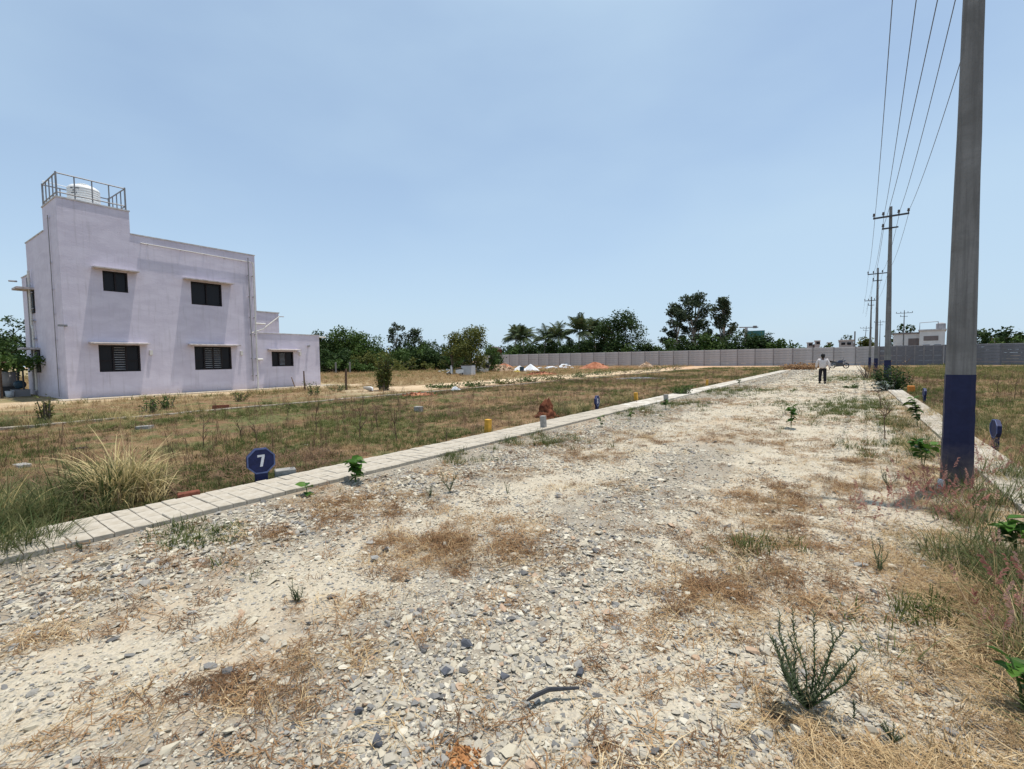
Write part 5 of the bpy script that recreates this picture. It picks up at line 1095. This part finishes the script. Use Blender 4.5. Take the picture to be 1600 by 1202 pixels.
# ------------------------------------------------------------------ person walking away
def skin(name, joints, edges, m, parent, sub=1, root=0):
    me = bpy.data.meshes.new(name); me.from_pydata([j[0] for j in joints], edges, []); me.materials.append(m)
    o = bpy.data.objects.new(name, me); COL.objects.link(o); o.parent = parent
    o.modifiers.new('skin', 'SKIN').use_smooth_shade = True
    for i, j in enumerate(joints): me.skin_vertices[0].data[i].radius = j[1] if isinstance(j[1], tuple) else (j[1], j[1])
    me.skin_vertices[0].data[root].use_root = True
    s_ = o.modifiers.new('sub', 'SUBSURF'); s_.levels = sub; s_.render_levels = sub; return o
p = G(1285, 599.5); t = thing('person', 'person in loose white long sleeved shirt and dark trousers walking away along the road', 'person', p, 0); t.scale = (.94, .94, .94)
body = [((0, 0, .96), (.09, .07)), ((0, 0, 1.12), (.12, .09)), ((0, .01, 1.34), (.16, .10)), ((0, .0, 1.46), (.055, .055)), ((0, .01, 1.53), (.06, .065)), ((0, .02, 1.63), (.085, .10)), ((0, .02, 1.70), (.05, .06)),
        ((-.19, 0, 1.37), (.06, .06)), ((-.29, .0, 1.12), (.045, .045)), ((-.31, .10, .90), (.033, .033)), ((-.31, .13, .80), (.04, .02)), ((.19, 0, 1.37), (.06, .06)), ((.29, -.02, 1.12), (.045, .045)), ((.32, .04, .90), (.033, .033)), ((.33, .06, .80), (.04, .02)),
        ((-.10, 0, .80), (.07, .07)), ((-.12, .04, .48), (.055, .055)), ((-.13, .0, .10), (.04, .045)), ((-.14, .12, .04), (.04, .03)), ((.10, 0, .80), (.07, .07)), ((.11, -.02, .48), (.055, .055)), ((.12, -.06, .10), (.04, .045)), ((.13, .06, .04), (.04, .03))]
skin('body', body, [(0, 1), (1, 2), (2, 3), (3, 4), (4, 5), (5, 6), (2, 7), (7, 8), (8, 9), (9, 10), (2, 11), (11, 12), (12, 13), (13, 14), (0, 15), (15, 16), (16, 17), (17, 18), (0, 19), (19, 20), (20, 21), (21, 22)], M['skin'], t, 2)
skin('shirt', [((0, 0, .84), (.21, .16)), ((0, 0, 1.12), (.195, .145)), ((0, .0, 1.32), (.20, .13)), ((0, 0, 1.43), (.09, .08)), ((-.20, 0, 1.38), (.085, .085)), ((-.30, .0, 1.13), (.075, .075)), ((-.315, .09, .92), (.055, .055)), ((.20, 0, 1.38), (.085, .085)), ((.30, -.02, 1.13), (.075, .075)), ((.325, .03, .92), (.055, .055))], [(0, 1), (1, 2), (2, 3), (2, 4), (4, 5), (5, 6), (2, 7), (7, 8), (8, 9)], M['shirt'], t, 2)
skin('trousers', [((0, 0, .93), (.15, .12)), ((-.10, 0, .82), (.105, .11)), ((-.12, .04, .48), (.085, .085)), ((-.13, .0, .10), (.075, .08)), ((.10, 0, .82), (.105, .11)), ((.11, -.02, .48), (.085, .085)), ((.12, -.06, .10), (.075, .08))], [(0, 1), (1, 2), (2, 3), (0, 4), (4, 5), (5, 6)], M['trousers'], t, 1)
MB().lathe([(0, -.15), (.07, -.12), (.095, -.07), (.105, .0), (.095, .07), (.05, .115), (0, .125)], 14, (0, -.005, 1.625)).build('hair', M['hair'], t, True)
for sx, sy in ((-.14, .06), (.13, 0)):
    MB().prism([(sy - .10, 0), (sy + .17, 0), (sy + .17, .04), (sy + .04, .09), (sy - .10, .09)], 'x', sx - .05, sx + .05).build('shoe', M['leather'], t)

# ------------------------------------------------------------------ single plants
def leaf_mesh(L_=.09, W_=.07):
    V = [(0, 0, 0), (L_ * .3, -W_ * .5, .008), (L_ * .3, 0, -.004), (L_ * .3, W_ * .5, .008), (L_ * .7, -W_ * .36, 0), (L_ * .7, 0, -.012), (L_ * .7, W_ * .36, 0), (L_, 0, -.022)]
    return [V, [(0, 1, 2), (0, 2, 3), (1, 4, 5, 2), (2, 5, 6, 3), (4, 7, 5), (5, 7, 6)]]
V_, F_ = leaf_mesh(); lf_me = {}
for nm in ('leaf_bright', 'leaf_mid'):
    for k, tv in enumerate((.1, .5, .9)):
        me = bpy.data.meshes.new('leaf'); me.from_pydata(V_, [], F_); me.materials.append(M[nm]); a = me.attributes.new('tint', 'FLOAT', 'FACE'); a.data.foreach_set('value', [tv] * len(F_)); me.polygons.foreach_set('use_smooth', [True] * len(F_)); lf_me[nm, k] = me
def seedling(label, px, py, hpx, n, seed, leaf='leaf_bright', lsz=1., z=0., spread=.2, p=None):
    r = random.Random(seed); p = p or G(px, py, z); h = hpx * mpp(p); t = thing('seedling', label, 'seedling', (p.x, p.y, z), r.uniform(0, 6))
    st = MB(); tips = []
    for k in range(3 if n > 8 else 1):
        a = r.uniform(0, 6.28); q = [(0, 0, -.02), (h * spread * .3 * math.cos(a), h * spread * .3 * math.sin(a), h * .5), (h * spread * math.cos(a), h * spread * math.sin(a), h * r.uniform(.8, 1))]; st.tube(q, [.006, .005, .003], 5); tips.append(q)
    st.build('stem', M['stem_green'], t)
    for i in range(n):
        q = tips[i % len(tips)]; s_ = r.uniform(.2, 1); b_ = Vector(q[1]).lerp(Vector(q[2]), (s_ - .4) / .6) if s_ > .4 else Vector(q[0]).lerp(Vector(q[1]), s_ / .4)
        o = place('leaf', lf_me[leaf, r.randrange(3)], None, t); o.location = b_; k = lsz * r.uniform(.8, 1.35) * min(1.25, max(.7, h / .25)); o.scale = (k, k, k); o.rotation_euler = (r.gauss(0, .35), r.uniform(-.7, .4), i * 2.4 + r.uniform(-.4, .4))
    return t
seedling('broad leaved green seedling at the left kerb right of the 7 sign', 556, 756, 42, 30, 1)
seedling('small two leaved seedling at the kerb between the 7 sign and the bigger one', 480, 775, 22, 6, 2, lsz=1.5)
seedling('leafy upright seedling in the road near the walking person', 1236, 668, 38, 26, 3)
seedling('leafy seedling at the left kerb beyond the grey marker', 939, 668, 18, 8, 4, 'leaf_mid')
seedling('tall dark leaved seedling at the right kerb left of the big pole', 1434, 668, 48, 44, 5, 'leaf_mid')
seedling('bright green seedling at the foot of the big pole, left side', 1442, 734, 52, 34, 6, lsz=.9)
seedling('bright broad leaved plant at the right picture edge in long grass', 1588, 872, 70, 26, 7, lsz=.9)
seedling('bright green plant cut by the right picture edge at the bottom', 1600, 1120, 95, 22, 8, lsz=.8)
seedling('leafy plant at the far left kerb by the grey marker', 1040, 640, 20, 10, 9, 'leaf_mid')
seedling('dark leafy plants at the far end of the left kerb', 1155, 603, 14, 12, 10, 'leaf_mid')
seedling('small leafy plant just before the second yellow post', 985, 655, 14, 8, 12, 'leaf_mid')
def needle_weed(label, px, py, hpx, stems, seed, spread=.5, nl=46, base_r=.0):
    r = random.Random(seed); p = G(px, py); h = hpx * mpp(p); t = thing('weed', label, 'weed', (p.x, p.y, .01), 0)
    st = MB(); V = []; Fc = []; T = []
    for k in range(stems):
        a = r.uniform(0, 6.28) if stems > 1 else 0; sp = spread * r.uniform(.4, 1.1) * (1 if stems > 1 else .05); hh = h * r.uniform(.6, 1.0); q = [Vector((0, 0, -.01)), Vector((sp * h * .45 * math.cos(a), sp * h * .45 * math.sin(a), hh * .35)), Vector((sp * h * .8 * math.cos(a), sp * h * .8 * math.sin(a), hh * .7)), Vector((sp * h * math.cos(a), sp * h * math.sin(a), hh))]
        q[1] += Vector((r.gauss(0, .04) * h, r.gauss(0, .04) * h, 0)); q[2] += Vector((r.gauss(0, .05) * h, r.gauss(0, .05) * h, 0)); st.tube(q, [.002 + h * .0035, .0018 + h * .003, .0012 + h * .002, .001], 5)
        for i in range(nl):
            s_ = i / nl; j = min(2, int(s_ * 3)); b_ = q[j].lerp(q[j + 1], s_ * 3 - j); an = i * 2.4; L_ = (.012 + h * .075) * (1.15 - s_ * .4) * r.uniform(.7, 1.3); d = Vector((math.cos(an), math.sin(an), .8)).normalized(); w = Vector((-math.sin(an), math.cos(an), 0)) * L_ * .10
            o = len(V); V += [b_ - w, b_ + w, b_ + d * L_ + Vector((0, 0, -.1 * L_))]; Fc.append((o, o + 1, o + 2)); T.append(r.random())
    st.build('stem', M['stem_green'], t)
    place('foliage', np_mesh('foliage', np.array([tuple(v) for v in V]), np.array(Fc), np.array(T)), M['leaf_grey'], t)
needle_weed('bushy dark weed with upright needle leaved stems in the right foreground', 1262, 1108, 135, 13, 1, .52, 84)
needle_weed('small feathery grey green weed alone on pale gravel left of centre', 464, 943, 36, 7, 2, .35, 40)
needle_weed('dark spiky weed in the gravel beyond the brown patch, taller of two', 703, 768, 36, 6, 3, .6)
needle_weed('low dark spiky weed just left of the taller spiky one', 672, 775, 16, 6, 4, .7)
needle_weed('single upright dark weed on the road right of the spiky pair', 793, 772, 20, 3, 5, .25)
needle_weed('tiny spiky weed on the sand beside the dry straw at bottom right', 1396, 1160, 22, 8, 6, .7)
needle_weed('thin upright weed just right of the bushy foreground weed', 1334, 1122, 28, 2, 7, .15)
needle_weed('weed with bent tips in dry grass left of the pink plumes', 1375, 895, 52, 5, 8, .5)
needle_weed('small spiky weed in gravel left of the pole', 1304, 697, 14, 4, 9, .6)
needle_weed('small dark spiky weed by the left kerb below the 7 sign', 128, 862, 20, 6, 10, .7)
needle_weed('weedy green stalks left of the pole amid straw', 1390, 765, 34, 6, 11, .45)
# bare dry weeds in the plot
def bare_weed(label, px, py, hpx, seed, n=9, m='dry_stem', leafm=None):
    r = random.Random(seed); p = G(px, py); h = hpx * mpp(p); t = thing('dry_weed', label, 'dry weed', (p.x, p.y, -.02), 0, 'bare dry weeds standing in the plot'); mb = MB(); tops = []
    main_ = [Vector((0, 0, 0)), Vector((r.gauss(0, .04) * h, r.gauss(0, .04) * h, h * .5)), Vector((r.gauss(0, .1) * h, r.gauss(0, .1) * h, h))]; mb.tube(main_, [.010, .007, .003], 5)
    for i in range(n):
        s_ = r.uniform(.2, .9); b_ = main_[0].lerp(main_[1], s_ * 2) if s_ < .5 else main_[1].lerp(main_[2], s_ * 2 - 1); a = r.uniform(0, 6.28); L_ = h * r.uniform(.18, .42); e = b_ + Vector((math.cos(a) * L_ * .6, math.sin(a) * L_ * .6, L_ * .8)); mb.tube([b_, b_.lerp(e, .5) + Vector((0, 0, -.02 * h)), e], [.005, .004, .002], 4); tops.append(e)
        e2 = b_.lerp(e, .5) + Vector((math.cos(a + 1.2), math.sin(a + 1.2), 1)) * L_ * .35; mb.tube([b_.lerp(e, .5), e2], [.003, .0015], 4)
    mb.build('stem', M[m], t)
for i, (px, py, hp_, lb) in enumerate([(495, 673, 46, 'bare reddish branching weed before the lone far shrub'), (318, 700, 50, 'thin dark bare stalk above the 7 sign in the plot'), (562, 686, 70, 'tall bare branching weed in the middle of the plot'), (620, 690, 55, 'tall thin bare weed right of the tallest branching one'), (402, 697, 40, 'slim bare weed directly behind the 7 sign'), (378, 690, 38, 'slim bare weed left behind the 7 sign'), (490, 702, 22, 'short straight reddish stalk in the brown litter'), (764, 632, 14, 'short dark stalk in the plot behind the yellow post'), (590, 670, 38, 'bent bare weed leaning right in the middle of the plot'), (697, 690, 26, 'short bare weed nearest to the kerb left of the yellow post'), (840, 628, 14, 'small dark bare weed behind the termite mound'), (450, 650, 22, 'small bare weed before the annex'), (540, 640, 24, 'small bare weed before the dirt street')]):
    bare_weed(lb, px, py, hp_, 30 + i, 9 if hp_ > 30 else 4)
for i, (px, py, hp_, lb) in enumerate([(1520, 628, 34, 'dry brown weed right of the pole, near the sign'), (1560, 615, 30, 'brown bare weed in the right field before the dark wall'), (1585, 625, 44, 'dark bare weed at the right edge of the field'), (1412, 600, 40, 'brown bare weed behind the big roadside shrub'), (1377, 640, 34, 'bare pale weed on the road edge left of the seedling'), (1383, 686, 62, 'thin bare branching weed at the road edge before the pole')]):
    t = bare_weed(lb, px, py, hp_, 60 + i, 12)
# dry stick posts
def stick(label, px, py, ytop, d=None, w=.035, lean=0.):
    p = G(px, py); h = (py - ytop) * mpp(p); o = MB().tube([(0, 0, -.1), (lean * h * .5, 0, h * .5), (lean * h, .03, h)], [w, w * .9, w * .7], 6).build('stake', M['dry_stem']); o.location = (p.x, p.y, 0); tag(o, label, 'stake', 'wooden stakes'); return o
stick('dark wooden stake left of the lone shrub by the dirt street', 541, 609, 576, w=.07); stick('thin leaning stake before the annex wall', 477, 612, 580, w=.045, lean=-.12); stick('small dark stake leaning on the annex wall under its window', 462, 606, 590, w=.04, lean=-.8)
for px, lb in ((525, 'left one of two pale fence posts before the dark shrubs'), (547, 'right one of two pale fence posts before the dark shrubs')):
    p = G(px, 584.5); o = MB().bevbox(-.08, .08, -.08, .08, -.1, 1.25, .02).build('fence_post', M['pole_concrete']); o.location = p; tag(o, lb, 'fence post', 'pale fence posts'); o.location.z = .3
p = G(321, 700)
# lone shrub with many upright stems by the dirt street
def stemmy(label, px, py, ytop, wpx, seed, leaf='leaf_olive', n=26, lsize=.12, per=46, cat='shrub', name='shrub'):
    if name == 'leafy_weed': wpx *= 1.7
    r = random.Random(seed); p = G(px, py); k = mpp(p); h = (py - ytop) * k; w = wpx * k; t = thing(name, label, cat, (p.x, p.y, 0)); mb = MB(); P_ = []
    for i in range(n):
        a = r.uniform(0, 6.28); rr = w * .22 * r.random() ** .5; b_ = Vector((rr * math.cos(a), rr * math.sin(a), -.03)); e = Vector((w * .5 * r.random() ** .5 * math.cos(a + r.gauss(0, .4)), w * .5 * r.random() * math.sin(a), h * r.uniform(.3, 1))); m_ = b_.lerp(e, .5) + Vector((0, 0, .08 * h)); mb.tube([b_, m_, e], [.022, .014, .005], 4, False)
        for j in range(per):
            s_ = r.uniform(.15, 1.05); q = b_.lerp(m_, s_ * 2) if s_ < .5 else m_.lerp(e, s_ * 2 - 1); P_.append((q.x + r.gauss(0, .08 * w), q.y + r.gauss(0, .08 * w), max(.03, q.z + r.gauss(0, .05 * h))))
    mb.build('stem', M['bark'], t); v, f, ti = leaves(np.array(P_), lsize, seed); place('foliage', np_mesh('foliage', v, f, ti), M[leaf], t); return t
stemmy('lone tall olive green shrub of upright stems beside the dirt street', 600, 610, 549, 36, 3, n=30, lsize=.14, per=60)
# roadside shrub with pale leaves and brown top under the far poles
p = G(1392, 611); t = stemmy('dark roadside shrub with silvery leaves under the second pole', 1390, 611, 575, 52, 8, 'leaf_dark', 26, .10, 70)
r_ = np.random.default_rng(9); pts = np.stack([r_.normal(-.25, .16, 70), r_.normal(-.5, .1, 70), r_.uniform(.08, .42, 70)], 1); v, f, ti = leaves(pts, .16, 3); place('pale_leaves', np_mesh('pale_leaves', v, f, ti), M['leaf_silver'], t)
stemmy('reddish brown dried brush behind the dark roadside shrub', 1392, 603, 562, 60, 10, 'leaf_dry', 26, .06, 30, 'brush', 'dry_brush')
stemmy('pale dry twiggy brush left of the third pole base', 1358, 592, 561, 36, 11, 'leaf_dry', 22, .05, 16, 'brush', 'dry_brush')
stemmy('grey brown brush at the wall foot beyond the walking person', 1256, 578, 566, 56, 12, 'leaf_dry', 30, .22, 50, 'brush', 'dry_brush')
# weeds along kerbs and house front: leafy tufts
i = 0
for px, py, yt, w, lf, lb in [(238, 645, 622, 20, 'leaf_mid', 'small leafy weed before the house corner side'), (262, 640, 618, 18, 'leaf_mid', 'leafy weed before the lower left window'), (375, 628, 612, 20, 'leaf_olive', 'low weed before the lower right window'), (491, 618, 596, 16, 'leaf_mid', 'leafy weed near the leaning stakes before the annex'), (525, 612, 600, 20, 'leaf_mid', 'low weed right of the annex corner'), (70, 660, 615, 14, 'leaf_olive', 'thin upright weed before the shaded house side'), (1330, 607, 600, 16, 'leaf_mid', 'low weed on the road right of the walking person'), (930, 575, 568, 30, 'leaf_mid', 'low weeds before the red earth heap')]:
    i += 1; stemmy(lb, px, py, yt, w, 80 + i, lf, 10, .07, 26, 'weed', 'leafy_weed')
for i, (px, py, w, lf) in enumerate([(690, 607, 36, 'leaf_mid'), (740, 604, 36, 'leaf_mid'), (790, 600, 30, 'leaf_olive'), (830, 597, 30, 'leaf_mid'), (868, 594, 34, 'leaf_olive'), (905, 590, 30, 'leaf_mid'), (945, 586, 36, 'leaf_mid'), (985, 583, 40, 'leaf_olive'), (1022, 580, 26, 'leaf_mid'), (1050, 578, 30, 'leaf_olive')]):
    lb = ['before the pale litter heap', 'below the scooter', 'below the rubble heap', 'below the white sand heaps', 'below the sacks', 'below the red earth heap', 'right below the red earth heap', 'before the brush heap', 'beyond the turned earth ridge', 'at the end of the far kerb'][i]
    stemmy('green weeds along the far kerb ' + lb, px, py, py - 9, w, 120 + i, lf, 12, .12, 30, 'weeds', 'leafy_weed')
stemmy('green shrub behind the left kerb between second and third yellow posts', 1066, 618, 602, 34, 140, 'leaf_mid', 18, .07, 40)
# tall grass by the left kerb: big tuft, its neighbour at the picture edge, and grass beside the mound
def tall_grass(label, cx, cy, rx, ry, n, s0, s1, tmean, seed, cat='grass', coll=None, zf=ground_z, name='tall_grass'):
    a = rng.uniform(0, 6.283, n); k = rng.random(n) ** .6; x_ = cx + rx * k * np.cos(a); y_ = cy + ry * k * np.sin(a); s_ = rng.uniform(s0, s1, n) * (1 - .35 * k)
    struct(scatter(name, np.stack([x_, y_, zf(x_, y_)], 1), np.stack([rng.normal(0, .12, n), rng.normal(0, .12, n), rng.uniform(0, 6.28, n)], 1), np.stack([s_, s_, s_], 1), rng.integers(0, 6, n), np.clip(rng.normal(tmean, .25, n), 0, 1), coll or c_tall), 'stuff', label, cat)
g1 = G(150, 815); tall_grass('big tuft of tall green and straw yellow grass behind the left kerb', -6.65, 1.3, .75, .55, 80, .45, .85, .22, 1)
tall_grass('straw yellow blades standing in the middle of the big tuft', -6.55, 1.55, .42, .3, 34, .55, .95, .95, 2)
tall_grass('tall green grass hanging over the kerb at the left picture edge', -5.5, .45, .40, .38, 90, .35, .7, .15, 3)
p = G(15, 880); tall_grass('dark green grass spilling over gravel at the left picture edge', p.x - .1, p.y, .34, .3, 80, .25, .55, .15, 11)
tall_grass('green grass behind the kerb at the left picture edge', -7.2, .1, 1.0, .8, 60, .4, .7, .4, 7)
tall_grass('lower green grass between the big tuft and the picture edge', -6.4, .55, .5, .4, 50, .35, .7, .3, 4)
tall_grass('dense olive green grass mass at the right edge beyond the gravel', 1.7, 3.7, .85, 1.0, 300, .36, .70, .12, 8)
tall_grass('tangled straw and olive grass before the foot of the big pole', 1.0, 4.3, .65, 1.1, 120, .2, .38, .5, 9)
tall_grass('long grass beside the termite mound and the second sign', -6.35, 11.2, .45, 1.6, 46, .4, .65, .5, 5)
tall_grass('yellow green grass behind the kerb between sign and yellow post', -6.4, 14.2, .4, 1.8, 36, .35, .55, .6, 6)
for px, py, rx, ry, n, s0, s1, tm_, lb in [(40, 665, 1.2, .6, 34, .3, .5, .25, 'green tussock at the left edge below the pergola'), (140, 660, .9, .5, 22, .3, .5, .6, 'straw coloured tussock before the house corner'), (190, 655, 1.0, .4, 24, .3, .5, .8, 'dry yellow tussock below the house front'), (240, 650, .6, .3, 12, .3, .4, .6, 'dry tussock right of the yellow one'), (300, 645, .9, .4, 20, .25, .45, .6, 'brownish tussock row before the house windows'), (420, 632, 1.0, .4, 20, .25, .4, .5, 'tussocks before the annex'), (280, 838, .25, .18, 30, .14, .26, .2, 'low green grass patch on gravel beside the left kerb'), (845, 693, .4, .3, 26, .15, .3, .3, 'green grass tufts at the kerb before the yellow post'), (885, 690, .3, .3, 16, .2, .35, .3, 'green grass tuft in front of the grey marker'), (1560, 890, .45, .5, 90, .35, .6, .15, 'green bushy grass at the right edge by the bright plant'), (1400, 1030, .12, .12, 7, .25, .38, .4, 'sparse greenish tuft in the right foreground straw'), (1215, 862, .18, .2, 10, .15, .25, .5, 'olive grass tuft on the brown patch right of centre')]:
    p = G(px, py); tall_grass(lb, p.x, p.y, rx, ry, n, s0, s1, tm_, 0)
# low leafy grass in front of the house side; pergola at the left edge
pg = G(-8, 622); t = thing('pergola', 'low vine covered trellis of dark posts at the left edge', 'pergola', (pg.x, pg.y, 0), .05)
k = mpp(pg)
for dx, dy in ((-1.2, 0), (0.1, 0), (.9, .1), (-.9, 2.2), (.6, 2.2), (2.0, 2.0)): MB().tube([(dx, dy, -.1), (dx + .05, dy, 1.0), (dx + .02, dy, 1.75)], [.05, .045, .04], 6).build('post', M['dry_stem'], t)
MB().tube([(-2, 0, 1.7), (2.2, .1, 1.72)], .035, 5).tube([(-2, 2.2, 1.7), (2.2, 2.1, 1.72)], .035, 5).build('beam', M['dry_stem'], t)
r_ = np.random.default_rng(77); pts = np.stack([r_.uniform(-2.4, 2.2, 2600), r_.uniform(-.5, 2.8, 2600), 1.75 + r_.normal(0, .16, 2600)], 1); v, f, ti = leaves(pts, .20, 5); place('vine', np_mesh('vine', v, f, ti), M['leaf_mid'], t)
